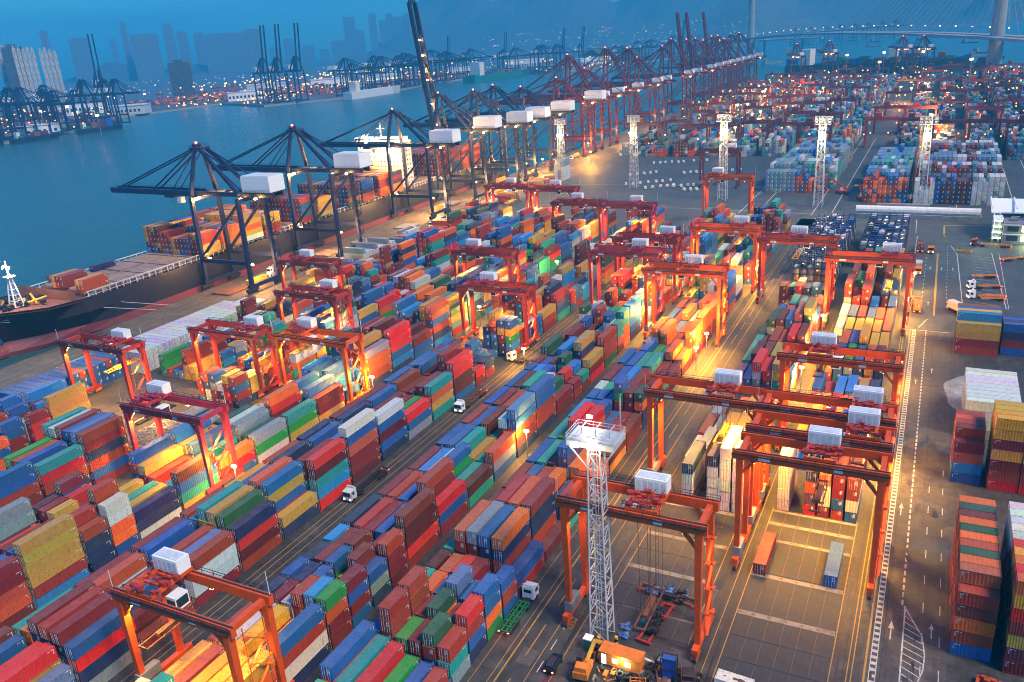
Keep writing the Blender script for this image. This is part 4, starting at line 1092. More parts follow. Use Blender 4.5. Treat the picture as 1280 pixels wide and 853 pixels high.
    b.build('floodlight', 'sodium', o)
    MB().cbox((-g+1, 0, za+2.2), (.6,.6,.6)).build('aviation_light', 'redlamp', o)
    if lit:
        for (xx, zz, e) in ((-g+5, zb-2, 3200), (g-2, 11.5, 4800)):
            lamp('crane_floodlight', (xx, -fh*.3, zz), e*lit, col=(1,.5,.13), radius=.5, parent=o)
    return o
NV = 'navy ship to shore cranes along the near quay'; MV = 'maroon ship to shore cranes along the far quay'
quay_crane(283, 'navy', 'navy quay crane furthest left, its boom over the ship with few boxes', NV)
quay_crane(350, 'navy', 'navy quay crane second from the left with boom lowered', NV)
quay_crane(444, 'navy', 'navy quay crane third from the left, lit by two glaring floodlights', NV, lit=2.2, za=65)
quay_crane(500, 'navy', 'navy quay crane with tall raised boom lit orange from inside', NV, up=True, out=84, zb=46, za=70)
quay_crane(549, 'navy', 'navy quay crane just right of the raised boom', NV, za=68)
quay_crane(580, 'navy', 'navy quay crane second right of the raised boom', NV, za=69)
quay_crane(628, 'navy', 'last navy quay crane before the maroon ones', NV, za=64)
for i, (y, up, za) in enumerate([(700, 0, 66), (728, 0, 84), (768, 0, 70), (826, 0, 86), (892, 0, 83), (925, 0, 72), (1020, 0, 80), (1056, 0, 87), (1128, 1, 84), (1172, 1, 84), (1262, 1, 84), (1215, 0, 80), (1300, 0, 84), (1340, 0, 78), (1385, 0, 84), (1446, 0, 84)]):
    lb = 'maroon quay crane %s in the row beyond the navy cranes, boom %s' % (ORD[i], 'raised' if up else 'lowered')
    quay_crane(y, 'maroon', lb, MV, zb=46, za=za, up=bool(up), out=72 if up else 60, lit=.35 if i < 6 else 0)
for i, (X, Y) in enumerate(((-222, 1500), (-178, 1560), (-66, 1590), (-34, 1560))):
    quay_crane(Y, 'maroon', 'maroon quay crane %s along the far end of the terminal, hazy' % ORD[i], 'quay cranes at the far end of the terminal', zb=42, za=60, X=X, rz=-1.2, lit=0)

# far side quay cranes: copies of one light mesh
def simple_qc(up):
    b = MB()
    for sx in (-1, 1):
        for sy in (-1, 1): b.bar((sx*12, sy*9, 0), (sx*12, sy*8, 42), 1.8)
        b.box(sx*12-1, sx*12+1, -10, 10, 1, 3); b.box(-12, 12, sx*8.6-.7, sx*8.6+.7, 12, 14)
    for sy in (-1, 1):
        b.bar((-12, sy*8, 42), (-10, sy*2, 64), 1.8); b.bar((10, sy*4, 43), (-8, sy*2, 64), 1.6); b.box(-14, 28, sy*3-.8, sy*3+.8, 42, 44.5)
        if up: b.bar((-14, sy*3, 43), (-27, sy*2.5, 108), 1.6, 2.4)
        else: b.bar((-14, sy*3, 43), (-68, sy*3, 44), 1.6, 2.2); b.bar((-10, sy*2, 64), (-62, sy*2.5, 45), .7); b.bar((-10, sy*2, 64), (-38, sy*2.5, 45), .7)
        b.bar((-8, sy*2, 64), (24, sy*3, 45), .7)
    b.box(12, 27, -4.5, 4.5, 46, 52, 1)
    return b.mesh('far_quay_crane', ['navy', 'white'])
QM = [simple_qc(False), simple_qc(True)]
def fqc(x, y, rz, up=0, sc=1., lb='small dark quay crane on the far side of the channel with boom lowered'):
    o = obj('quay_crane', QM[up], None, (x, y, 0), rz); o.scale = (sc, sc, sc); tag(o, lb if not up else 'small dark quay crane across the water with its boom raised', 'quay crane', 'quay cranes across the channel' if not up else 'raised quay cranes across the channel')
fq = random.Random(41)
for t in (0, .09, .2, .27, .45, .52, .66, .74, .9, 1): fqc(-1372+fq.uniform(-6, 8), 830+t*255, math.pi+fq.uniform(-.25, .25), 0, fq.uniform(1.05, 1.35))
for k in range(6): fqc(fq.uniform(-1620, -1450), fq.uniform(900, 1120), fq.uniform(2.4, 3.6), 0, fq.uniform(.9, 1.2))
fqc(-1500, 1160, 2.6, 1, 1.5)
for (x, y) in ((-1345, 1455), (-1322, 1475), (-1290, 1500)): fqc(x, y, 2.7, 1, 1.5)
for t in (.02, .06, .17, .2, .24, .36, .4, .43, .47, .6, .68, .72, .76, .88, .95): fqc(-1248, 1600+t*640, math.pi+fq.uniform(-.2, .2), 0, fq.uniform(1.0, 1.35))
for t in (.1, .3, .36, .7, .9): fqc(-1000-t*220, 2320-t*20, math.pi*.95+fq.uniform(-.3, .3), 0, fq.uniform(1, 1.2))
for t in (0, .06, .2, .3, .34, .6, .9): fqc(-880+t*20, 2420+t*900, math.pi+fq.uniform(-.2, .2), 0, fq.uniform(.9, 1.1))
for (x, y) in ((-1350, 2250), (-1200, 2330), (-1050, 2420), (-1000, 2450), (-820, 2900)): fqc(x, y, 2.6, 1, 1.1)
for i in range(8): fqc(-520+i*45, 3400+i*60, 2.2, 0)
# ================================================================ the ship at the quay
def loft_hull(y_bow, y_stern, cx, half, zdeck, zw, zk, name='hull'):
    """stations along y; returns builder of a hull with a raked flared bow. material 0 black, 1 red"""
    st = []
    L = y_stern-y_bow
    for t in (0, .008, .02, .04, .07, .1, .15, .25, .5, .8, .93, 1):
        st.append(t)
    lv = [(zk, 0), (zw, 1), (1.9, 2), (8, 3), (zdeck, 4)]
    b = MB(); rows = []
    for t in st:
        y = y_bow+t*L
        def w(k):
            # fullness at each level: deck flares out early, the keel later
            e = (.13, .10, .09, .06, .04)[k]
            f_ = min(1, (t/e))**(.62 if k > 2 else .8) if t < e else 1
            a = .95 if t > .93 else 1
            return half*max(.02, f_)*a
        off = (-3 if t else -3, -4.0, 1.5, -1.5, -9)   # rake of the stem per level
        rr = []
        for k, (z, _) in enumerate(lv):
            yy = y + (off[k] if t < .1 else 0)*max(0, 1-t/.1)
            zz = z + (3.2*max(0, 1-t/.09) if k == 4 else 0)
            rr.append((w(k), yy, zz))
        rows.append(rr)
    for side in (1, -1):
        for r1, r2 in zip(rows[:-1], rows[1:]):
            for k in range(4):
                a, c, d, e = r1[k], r2[k], r2[k+1], r1[k+1]
                q = [(cx+side*a[0],a[1],a[2]), (cx+side*c[0],c[1],c[2]), (cx+side*d[0],d[1],d[2]), (cx+side*e[0],e[1],e[2])]
                b.quad(q if side > 0 else q[::-1], 1 if k < 2 else 0)
    for r1, r2 in zip(rows[:-1], rows[1:]):
        a, c = r1[4], r2[4]
        b.quad([(cx-a[0],a[1],a[2]-1), (cx+a[0],a[1],a[2]-1), (cx+c[0],c[1],c[2]-1), (cx-c[0],c[1],c[2]-1)], 2)
    r = rows[-1]; b.quad([(cx-r[k][0], r[k][1], r[k][2]) for k in range(5)][::-1]+[(cx+r[k][0], r[k][1], r[k][2]) for k in range(5)], 0)
    return b
def ship():
    cx, half = -331.6, 19.6
    o = empty('container_ship', (0,0,0)); tag(o, 'long black container ship with red underbody moored along the quay, bow to the left', 'ship')
    hb = loft_hull(184, 590, cx, half, 13.6, -2.0, -5.5)
    me = hb.mesh('hull', ['hull', 'boot', 'deckred']); obj('hull', me, o)
    b = MB(); b.tube((cx, 164, -2.2), (cx, 196, -2.2), 3.0, 14); b.build('bulbous_bow', 'boot', o)
    b = MB(); b.box(cx-17, cx+17, 217, 580, 13.2, 14.7)
    b.build('hatch_deck', 'deckred', o)
    for k, y in enumerate(range(218, 575, 14)):
        if k in (12, 13): continue
        for s in (-1, 1): MB().box(cx+s*8.7-7.9, cx+s*8.7+7.9, y, y+12.6, 14.7, 15.35).build('hatch_cover', 'hatch', o)
    b = MB()
    for y in np.arange(214, 580, 3.5):
        for s in (-1, 1):
            b.box(cx+s*18.6-.2, cx+s*18.6+.2, y, y+.35, 13.0, 16.0)
    for s in (-1, 1):
        for z in (14.3, 15.9): b.box(cx+s*18.9-.08, cx+s*18.9+.08, 212, 580, z, z+.12)
        b.box(cx+s*17.9-.1, cx+s*17.9+.1, 214, 580, 15.9, 16.1)
    b.build('deck_railing', 'palegrey', o)
    b = MB()
    rr = random.Random(2)
    for k in range(60):
        y = 216+k*6; b.cbox((cx+18.2, y, 14.3), (.8, rr.uniform(1, 2.4), 1.4))
    b.build('deck_vent', 'grey', o)
    # forecastle: bulwark, breakwater, winches, foremast
    b = MB(); b.hexa([(cx-16, 207, 12.6), (cx-16, 207, 18.6), (cx-16, 207.8, 12.6), (cx-16, 207.8, 18.2), (cx+16, 209, 12.6), (cx+16, 209, 17.2), (cx+16, 209.8, 12.6), (cx+16, 209.8, 17)]); b.build('breakwater', 'deckred', o)
    b = MB()
    for k in range(34):
        x, y = cx+rr.uniform(-11, 11)*(1), rr.uniform(186, 205); 
        if abs(x-cx) > (y-176)*.75: continue
        if k % 2: b.tube((x-.9, y, 15.7), (x+.9, y, 15.7), rr.uniform(.5, 1), 9)
        else: b.cbox((x, y, 15.5), (rr.uniform(.8,2.2), rr.uniform(.8,2), 1.5))
    b.build('mooring_winch', 'dark', o)
    b = MB()
    for k in range(8): b.tube((cx+rr.uniform(-9,9), rr.uniform(190, 204), 15), (cx+rr.uniform(-9,9), rr.uniform(190,204), 16.6), .5, 8)
    b.build('bollard', 'yellow', o)
    fm = (cx+3, 193, 15.2); b = MB()
    for sx in (-1, 1):
        for sy in (-1, 1): b.bar((fm[0]+sx*1.9, fm[1]+sy*1.9, fm[2]), (fm[0]+sx*.45, fm[1]+sy*.45, fm[2]+12.5), .5, .5)
    for k in range(5):
        h = 1-k/6; z = fm[2]+k*2.4
        for sx in (-1, 1): b.bar((fm[0]+sx*1.9*h, fm[1]-1.9*h, z), (fm[0]+sx*1.9*h, fm[1]+1.9*h, z), .2); b.bar((fm[0]-1.9*h, fm[1]+sx*1.9*h, z), (fm[0]+1.9*h, fm[1]+sx*1.9*h, z), .2)
    b.box(fm[0]-1.8, fm[0]+1.8, fm[1]-1.8, fm[1]+1.8, fm[2]+12.3, fm[2]+12.7); b.tube((fm[0], fm[1], fm[2]+12.5), (fm[0], fm[1], fm[2]+19), .5, 8, 0, .25)
    b.box(fm[0]-2.4, fm[0]+2.4, fm[1]-.2, fm[1]+.2, fm[2]+16.5, fm[2]+16.9); b.build('foremast', 'white', o)
    b = MB(); b.cbox((fm[0]-1.6, fm[1]-.6, fm[2]+16), (.5,.5,.5)); b.cbox((fm[0]+2.3, fm[1]-.6, fm[2]+16.2), (.7,.6,.5)); b.build('mast_light', 'whitelamp', o)
    lamp('mast_floodlight', (fm[0]+2.6, fm[1]+1.4, fm[2]+15.6), 2600, (1,.75,.42), .4, parent=o)
    # accommodation block
    a = MB(); a.box(cx-16.5, cx+16.5, 456, 470, 13, 45); A = a.build('accommodation', 'cream', o)
    b = MB()
    for lv in range(9):
        for k in range(12): b.box(cx-14.6+k*2.6, cx-13.8+k*2.6, 455.93, 456, 17+lv*3, 17.9+lv*3)
    for lv in range(9):
        for k in range(4): b.box(cx+16.5, cx+16.57, 458+k*3, 459+k*3, 17+lv*3, 17.9+lv*3)
    b.build('window', 'glass', A)
    b = MB(); b.box(cx-22, cx+22, 457, 463, 45, 45.5); b.box(cx-19, cx+19, 456.6, 464, 45.5, 48); b.build('bridge_wing', 'white', A)
    MB().box(cx-18.5, cx+18.5, 456.5, 456.6, 46.2, 47.4).build('window', 'glass', A)
    b = MB(); b.tube((cx, 461, 48), (cx, 461, 57), .5, 8); b.box(cx-3, cx+3, 460.8, 461.2, 53, 53.4); b.build('radar_mast', 'white', A)
    b = MB(); b.box(cx-5, cx+5, 474, 482, 13, 44); b.build('funnel', 'navy', o)
    lamp('accommodation_floodlight', (cx-4, 449, 47), 9000, (1,.62,.25), .6, parent=o); lamp('accommodation_floodlight', (cx+17, 449, 45), 9000, (1,.6,.22), .6, parent=o)
    b = MB(); b.cbox((cx-4, 449.6, 47.3), (1.6,.6,1.2)); b.cbox((cx+15, 449.6, 45.3), (1.6,.6,1.2)); b.bar((cx-4, 456, 46.6), (cx-4, 450, 46.6), .3); b.bar((cx+15, 456, 44.6), (cx+15, 450, 44.6), .3); b.build('floodlight', 'whitelamp', o)
    # hull marks: anchor pocket, bow stripes, mooring lines
    b = MB()
    for k in range(3): b.bar((cx-8.4+k*.3, 171.2+k*.5, 14.6-k*.8), (cx+9.2, 184.2+k*.2, 13.2-k*.8), .12, .18)
    b.build('bow_stripe', 'palegrey', o)
    b = MB()
    for k in range(2): b.bar((cx+15.5, 205+k*9, 12.6), (-306.5, 240+k*7, .4), .16)
    b.build('mooring_line', 'palegrey', o)
    return o
M['hatch'] = paint('hatch_cover_brown', (.3, .2, .15), .7, .5, scale=.3)
ship()

# ================================================================ lattice light masts
def mast(x, y, H, label, w=3.4, lampz=None, energy=2500, near=False):
    o = empty('light_mast', (x, y, 0)); tag(o, label, 'light mast', 'lattice light masts'); h = w/2
    for sx in (-1, 1):
        for sy in (-1, 1): MB().bar((sx*h, sy*h, 0), (sx*h*.62, sy*h*.62, H), .26, .26).build('leg', 'galvw', o)
    b = MB(); n = int(H/2.9)
    for k in range(n):
        z0, z1 = k*H/n, (k+1)*H/n; a, c = h*(1-.38*z0/H), h*(1-.38*z1/H)
        for (p, q) in (((-1,-1),(1,-1)), ((1,-1),(1,1)), ((1,1),(-1,1)), ((-1,1),(-1,-1))):
            b.bar((p[0]*a, p[1]*a, z0), (q[0]*c, q[1]*c, z1), .13) if k % 2 else b.bar((q[0]*a, q[1]*a, z0), (p[0]*c, p[1]*c, z1), .13)
            b.bar((p[0]*c, p[1]*c, z1), (q[0]*c, q[1]*c, z1), .13)
    b.build('bracing', 'galvw', o)
    b = MB(); b.bar((-.4, 0, 0), (-.4, 0, H), .1); b.bar((.1, 0, 0), (.1, 0, H), .1); b.build('ladder', 'galv', o)
    hd = MB()
    if near:
        hd.box(-4.2, 4.2, -2.7, 2.7, H-.15, H); 
        for sy in (-1, 1):
            rails(hd, -4.2, 4.2, sy*2.7, H); hd.box(-4.2, 4.2, sy*2.7-.1, sy*2.7+.1, H-1.1, H-.1)
        for sx in (-1, 1):
            for zz in (.55, 1.1): hd.box(sx*4.2-.04, sx*4.2+.04, -2.7, 2.7, H+zz-.04, H+zz+.04)
            hd.box(sx*4.2-.1, sx*4.2+.1, -2.7, 2.7, H-1.1, H-.1)
        for x_ in (-2.5, 0, 2.5): hd.box(x_-.1, x_+.1, -2.7, 2.7, H+1.1, H+1.2); hd.box(x_-.06, x_+.06, -.06, .06, H, H+1.1)
        hd.bar((-4, -2.4, H-1), (-1, -1, H-6), .22); hd.bar((4, 2.4, H-1), (1, 1, H-6), .22); hd.bar((3.6, 2.4, H), (3.6, 2.4, H+6.5), .18)
    else:
        for zz in (-3.6, -1.8, 0): hd.box(-4.2, 4.2, -.25, .25, H+zz-.2, H+zz+.2)
        for x_ in (-4.2, -2.1, 0, 2.1, 4.2): hd.box(x_-.15, x_+.15, -.2, .2, H-3.8, H)
        hd.box(-4.4, 4.4, -1.6, 1.6, H-4.1, H-3.8)
        for x_ in (-3.4, -1.2, 1.2, 3.4):
            for zz in (-2.8, -1): hd.box(x_-.6, x_+.6, -.7, -.3, H+zz-.5, H+zz+.5)
    hd.build('lamp_frame', 'galvw', o)
    lz = lampz or H-1
    b = MB()
    if near:
        for x_ in (-2.6, .6): b.cbox((x_, -2.75, H-.9), (1.1,.3,.55))
        b.cbox((-2.0, 2.4, H+2.1), (.9,.3,.5))
    else: b.cbox((0, -2.6, lz), (2.8, 1.2, 2.4))
    b.build('lamp', 'whitelamp' if near else 'mastlamp', o)
    lamp('mast_light_beam', (0, -9 if not near else -5.5, lz if not near else H-1.6), energy*(1 if near else .55), (1,.72,.38), .6, parent=o)
    return o
M['galvw'] = paint('white_lattice_steel', (.46, .48, .51), .45, .2)
M['mastlamp'] = emis('mast_lamp_glow', (1, .62, .22), 60)
mast(-46.5, 115.2, 41.2, 'white lattice light mast with square railed platform standing in the foreground', 3.4, near=True, energy=220)
mast(-253, 578, 45, 'white lattice mast farthest left, before the navy quay cranes', 5, 33, 5000)
mast(-186.9, 551, 49, 'white lattice mast second from left, beside the quay road', 5, 37, 3000)
mast(-117.8, 517, 52, 'white lattice mast with a glaring orange lamp behind the maroon crane', 5, 42, 7000)
mast(-59.3, 503, 51, 'white lattice mast with a glaring lamp between the two far stack fields', 5, 41, 7000)
mast(-5.7, 491, 51.5, 'white lattice mast farthest right, before the tall grey stacks', 5, 42, 3000)
mast(88, 520, 46, 'white lattice mast at the right edge of the picture', 5, 36, 2000)

# ================================================================ vehicles
def truck(x, y, rz, label, load=None, cabm='white', bed='dark', L=12.2, tractor=True, lights=True, load_b=None, grp='container trucks and trailers'):
    o = empty('container_truck' if tractor else 'container_trailer', (x, y, 0), rz); tag(o, label, 'truck' if tractor else 'trailer', grp)
    y0 = -L/2                       # front towards +y
    b = MB()
    for sx in (-1, 1): b.box(sx*.5-.12, sx*.5+.12, y0, -y0, .95, 1.25)
    for k in range(7): b.box(-1.15, 1.15, y0+k*L/6-.12-(.1 if k == 6 else 0), y0+k*L/6+.12, 1.05, 1.3)
    for sx in (-1, 1): b.box(sx*1.15-.06, sx*1.15+.06, y0, -y0, 1.12, 1.28)
    b.build('chassis', bed, o)
    for yy in ((y0+1.2, y0+2.5, y0+3.8) if L > 8 else (y0+1, y0+2.3)):
        b = MB()
        for sx in (-1, 1): b.tube((sx*1.0-.28, yy, .52), (sx*1.0+.28, yy, .52), .52, 12)
        b.build('wheel', 'tyre', o)
    if tractor:
        f0 = -y0-1.6
        b = MB(); b.box(-.55, .55, f0, f0+5.6, .6, .95); b.box(-1.2, 1.2, f0+1.2, f0+2.6, .7, 1.0); b.build('frame', 'dark', o)
        b = MB(); b.hexa([(x_, y_, z_) for x_ in (-1.24, 1.24) for y_, zs in ((f0+3.3, (.7, 3.35)), (f0+5.7, (.7, 3.0))) for z_ in zs]); c_ = b.build('cab', cabm, o)
        b = MB(); b.hexa([(x_, y_, z_) for x_ in (-1.12, 1.12) for (y_, z_) in ((f0+5.72, 1.85), (f0+5.72, 2.85), (f0+5.76, 1.85), (f0+5.76, 2.85))])
        for sx in (-1, 1): b.box(min(sx*1.25, sx*1.27), max(sx*1.25, sx*1.27), f0+4.2, f0+5.4, 1.9, 2.8)
        b.box(-.8, .8, f0+3.27, f0+3.3, 2.1, 2.8); b.build('window', 'glass', c_)
        b = MB(); b.box(-1.1, 1.1, f0+3.5, f0+3.9, 3.3, 3.75); b.box(-1.5, -1.3, f0+5.2, f0+5.5, 1.9, 2.7); b.box(1.3, 1.5, f0+5.2, f0+5.5, 1.9, 2.7); b.build('mirror', cabm, c_)
        for yy in (f0+1.0, f0+4.7):
            b = MB()
            for sx in (-1, 1): b.tube((sx*1.0-.25, yy, .52), (sx*1.0+.25, yy, .52), .52, 12)
            b.build('wheel', 'tyre', o)
        for sx in (-1, 1): MB().cbox((sx*.9, f0+5.75, 1.0), (.35,.1,.25)).build('headlight', 'litlamp', o)
    for sx in (-1, 1): MB().cbox((sx*.95, y0-.05, 1.0), (.4,.08,.2)).build('tail_light', 'redlamp' if lights else 'red', o)
    if load:
        ms = cmesh(12.19 if L > 8 else 6.06, LET); px, py = x, y
        c = obj('shipping_container', ms[0], None, (x, y, 1.32), rz); c.color = (*PAL[load], 1)
        tag(c, ' '.join(('%s container carried by %s' % (CNAME[load], label)).split()[:16]), 'shipping container', 'shipping containers stacked in the port')
        for k in (1, 2): d = obj('door', ms[k], c); d.color = c.color
    return o
M['litlamp'] = emis('headlamp', (1, .9, .7), 6, False)
truck(-63.4, 112.6, 0, 'white tractor with an empty green chassis driving away on the wide road', None, 'white', 'green', 9)
truck(-121.0, 146.5, math.pi, 'pale truck with an empty dark trailer on the truck road by the maroon stacks', None, 'palegrey', 'dark', 12.2)
truck(-120.5, 200, math.pi, 'truck with a rusty flatbed in the middle of the truck road', None, 'white', 'rust', 12.2)
truck(-111.5, 300, math.pi, 'white truck hauling a slate box, upper truck road', 'k', 'white', 'dark')
truck(-118, 232, 1.4, 'white truck at the junction under the red crane', None, 'white', 'dark', 6.5)
truck(13.2, 322, -2.5, 'white truck turning at the truck park corner, lit warm', 'W', 'white', 'dark')
truck(-2.4, 378, math.pi, 'truck driving towards the viewer along the road edge', 'w', 'orangebody', 'dark', 7)
truck(-2.8, 411, 0, 'truck far up the right road, dark maroon load', 'm', 'red', 'dark', 7)
truck(1.6, 413, math.pi, 'orange truck without load on the truck park', None, 'orangebody', 'dark', 5)
truck(22.0, 372, 1.9, 'parked orange trailer without tractor, topmost of the bays', None, 'white', 'orangebody', 9, tractor=False)
truck(23.4, 357.6, 1.9, 'parked white truck with orange trailer, upper of the two', None, 'white', 'orangebody', 8)
truck(23.6, 344.5, 1.9, 'parked white truck with two orange trailers, lower of the two', None, 'white', 'orangebody', 9)
truck(23.8, 341.2, 1.9, 'orange trailer parked close below the white trucks', None, 'white', 'orangebody', 8, tractor=False)
truck(28, 425, 1.5, 'low orange trailer in front of the office building', None, 'red', 'orangebody', 12)
truck(33, 402, -1.0, 'white cab truck with orange trailer near the right edge', None, 'white', 'orangebody', 9)
truck(-1.2, 322, .05, 'orange box truck beside the lit road end', 'o', 'orangebody', 'dark', 7)
for i, (x, y, ld, lb) in enumerate([(-275, 178, 'w', 'truck with long white box by the quay, behind the furthest left gantry'), (-288, 285, 'Y', 'truck with yellow box under the left quay crane'), (-296, 312, 'w', 'truck with white box under the left quay crane'),
        (-272, 362, 'Y', 'truck with yellow box leaving the second quay crane'), (-268, 392, 'w', 'truck with white box behind the yellow one on the quay'), (-290, 455, 'y', 'truck with tan box under the third quay crane'), (-268, 520, 'w', 'truck with white box on the quay road'), (-262, 480, 'W', 'truck with a cream box next to the upper quay stacks')]):
    truck(x, y, 0 if i % 2 else math.pi, lb, ld)
ra = random.Random(8)
for i in range(12):
    x, y = ra.uniform(-303, -264), 268+i*36+ra.uniform(-5, 5)
    o = empty('hatch_cover_stack', (x, y, 0)); tag(o, '%s flat ship hatch cover laid on the quay under the cranes, %s from the left' % (('rusty', 'grey')[i % 2], ORD[i]), 'hatch cover', 'hatch covers on the quay')
    for k in range(ra.choice((1, 2, 3))):
        MB().box(-5.5, 5.5, -6, 6, .1+k*.75, .7+k*.75).build('cover', ('rust', 'grey', 'hatch')[(i+k) % 3], o)
for i in range(10):
    y = 300+i*43+ra.uniform(-8, 8); x = ra.choice((-298, -293, -287, -274, -269))
    ld = ra.choice('wYmbyk'); truck(x+.1*i, y, (0, math.pi)[i % 2], '%s truck in the quay queue with %s box' % (ORD[i], CNAME[ld]), ld, ra.choice(('white', 'yellow', 'palegrey')))
def car(x, y, rz, label, mt='black', grp=None, small=False):
    if small:
        o = obj('parked_van', SV[0 if mt == 'white' else 1], None, (x, y, 0), rz); o.scale = (.85, .85, .85); tag(o, label, 'van', grp); return o
    o = empty('parked_car', (x, y, 0), rz); tag(o, label, 'car')
    def slab_(zs): 
        b = MB()
        for (y0, y1, z0, z1, a, c_) in zs: b.hexa([(s*(a if z == z0 else c_), yy, z) for s in (-1, 1) for yy in ((y0, y1)) for z in (z0, z1)])
        return b
    me = slab_([(-2.35, 2.35, .35, 1.0, .93, .93), (-2.3, 1.1, 1.0, 1.72, .9, .74)]).mesh('body', mt)
    bm = bmesh.new(); bm.from_mesh(me); bmesh.ops.bevel(bm, geom=bm.edges[:], offset=.1, segments=2, affect='EDGES'); bm.to_mesh(me); bm.free(); obj('body', me, o)
    b = MB(); b.hexa([(s*(.8 if z < 1.3 else .68), yy+(0 if z < 1.3 else -.35), z) for s in (-1, 1) for yy in (1.12, 1.18) for z in (1.05, 1.62)])
    for s in (-1, 1): b.hexa([(s*(.915+dx if z < 1.3 else .79+dx), yy, z) for dx in (0, .02) for yy in (-2.0, .9) for z in (1.08, 1.58)])
    b.box(-.7, .7, -2.34, -2.31, 1.1, 1.55); b.build('window', 'glass', o)
    b = MB(); b.box(-.6, .6, -1.9, .7, 1.73, 1.77); b.build('roof_rack', 'dark', o)
    for yy in (-1.45, 1.45):
        for s in (-1, 1): MB().tube((s*.95-.12, yy, .34), (s*.95+.12, yy, .34), .34, 14).build('wheel', 'tyre', o)
    for s in (-1, 1): MB().cbox((s*.72, -2.36, .85), (.3,.06,.18)).build('tail_light', 'redlamp', o)
    return o
car(-51.6, 104.4, .04, 'black people carrier parked at the foot of the wide road')
SV = []
for mt in ('white', 'blue'):
    b = MB(); b.box(-.95, .95, -2.6, 2.6, .4, 1.2); b.hexa([(s*(.93 if z < 1.5 else .82), yy, z) for s in (-1, 1) for yy in (-2.5, 1.6) for z in (1.2, 2.2)]); b.box(-1, 1, 1.5, 2.1, 0, .5, 1); b.box(-1, 1, -2, -1.4, 0, .5, 1)
    SV.append(b.mesh('small_van', ['palegrey' if mt == 'white' else mt, 'tyre']))
SVS = .8
cr_ = random.Random(3)
for (x0, y0, n, dx, dy) in ((-205, 655, 6, 4.5, 1.5), (-176, 668, 3, 5, 2), (-168, 610, 4, 4, 2), (-196, 560, 7, 4.4, 3), (-178, 548, 5, 4.2, 3), (-160, 556, 4, 4, 2.4), (-206, 600, 5, 4, 3), (-150, 545, 3, 4.2, 1), (-140, 620, 3, 5, 3)):
    for i in range(n):
        car(x0+i*dx+cr_.uniform(-.6,.6), y0+i*dy+cr_.uniform(-.8,.8), .3+cr_.uniform(-.2,.2), 'small white van parked among others on the grey lot past the yard', 'white', 'small vans parked on the grey lot', True)

# ================================================================ office building on the right
def office():
    o = empty('office_building', (24.5, 432, 0)); tag(o, 'low terminal office with white roof canopy and lit green windows at the right edge', 'building')
    MB().box(6, 60, 0, 34, 0, 9.6).build('wall', 'officewall', o)
    b = MB(); b.hexa([(x, y, z) for x in (1, 62) for (y, z0_) in ((12, 11.6), (37, 13.2)) for z in (z0_, z0_+.6)]); R_ = b.build('roof', 'white', o)
    b = MB()
    for k in range(6): b.box(1+k*10, 1.5+k*10, 11.5, 37.5, 13.6, 14.6)
    b.build('roof_rib', 'white', R_)
    b = MB()
    rr = random.Random(1)
    for k in range(22): b.cbox((9+rr.uniform(0, 46), rr.uniform(1.5, 10), 10.3), (rr.uniform(1,3), rr.uniform(1,2.4), rr.uniform(.8,1.8)))
    b.build('roof_plant', 'grey', o)
    for lv in range(2):
        for k in range(9):
            lit = rr.random() < .55
            MB().box(7.5+k*5.8, 12+k*5.8, -.12, 0, 1.4+lv*4.4, 3.8+lv*4.4).build('window', ('greenwin' if lv == 0 else 'litwin') if lit else 'glass', o)
        b = MB(); b.box(5.6, 60.4, -.5, .0, 4.3+lv*4.4, 4.7+lv*4.4); b.build('ledge', 'palegrey', o)
    b = MB()
    for sx in (2.2, 4.6):
        for sy in (3, 12): b.bar((sx, sy, 0), (sx, sy, 12), .35)
    for k in range(4): b.bar((2.2, 3 if k%2 else 12, k*2.7), (2.2, 12 if k%2 else 3, k*2.7+2.7), .3)
    for k in range(4): b.box(1.8, 5.8, 2.6, 12.4, 2.4+k*2.7, 2.6+k*2.7)
    b.build('stair_tower', 'white', o)
    b = MB()
    for k in range(4): b.box(2, 5.4, 2.55, 2.6, 1.6+k*2.7, 2.2+k*2.7)
    b.build('strip_light', 'greenwin', o)
    lamp('stair_light', (-3, -4, 9), 350, (.8, 1, .6), .5, parent=o); lamp('window_light', (16, -5, 3), 250, (.8, 1, .5), .5, parent=o)
    return o
M['officewall'] = paint('office_wall', (.2, .19, .23), .6, .2)
office()
def conduit():
    o = empty('pipe_bridge', (-37, 484, 0), -.02); tag(o, 'long grey covered conveyor tube running across the yard end beside the masts', 'conveyor')
    MB().tube((0, 0, 3), (60, 0, 3), 2.6, 14).build('tube', 'palegrey', o); MB().box(0, 60, -5.5, -4.5, 0, 2.2).build('low_wall', 'concrete', o)
    for k in range(7): MB().box(k*10-.5, k*10+.5, -2.2, 2.2, 0, 1.6).build('support', 'concrete', o)
    b = MB(); b.box(10, 36, 2.5, 5, 0, 6.2); b.build('side_wall', 'grey', o)
conduit()
o = empty('crash_barrier', (15, 413, 0), -.2); tag(o, 'yellow oblong ring of barriers on the truck park', 'barrier')
MB().box(-2.6, 2.6, -1.2, -.9, 0, .8).build('barrier_side', 'yellow', o); MB().box(-2.6, 2.6, .9, 1.2, 0, .8).build('barrier_side', 'yellow', o); MB().box(-3.2, -2.6, -.9, .9, 0, .8).build('barrier_end', 'yellow', o); MB().box(2.6, 3.2, -.9, .9, 0, .8).build('barrier_end', 'yellow', o)
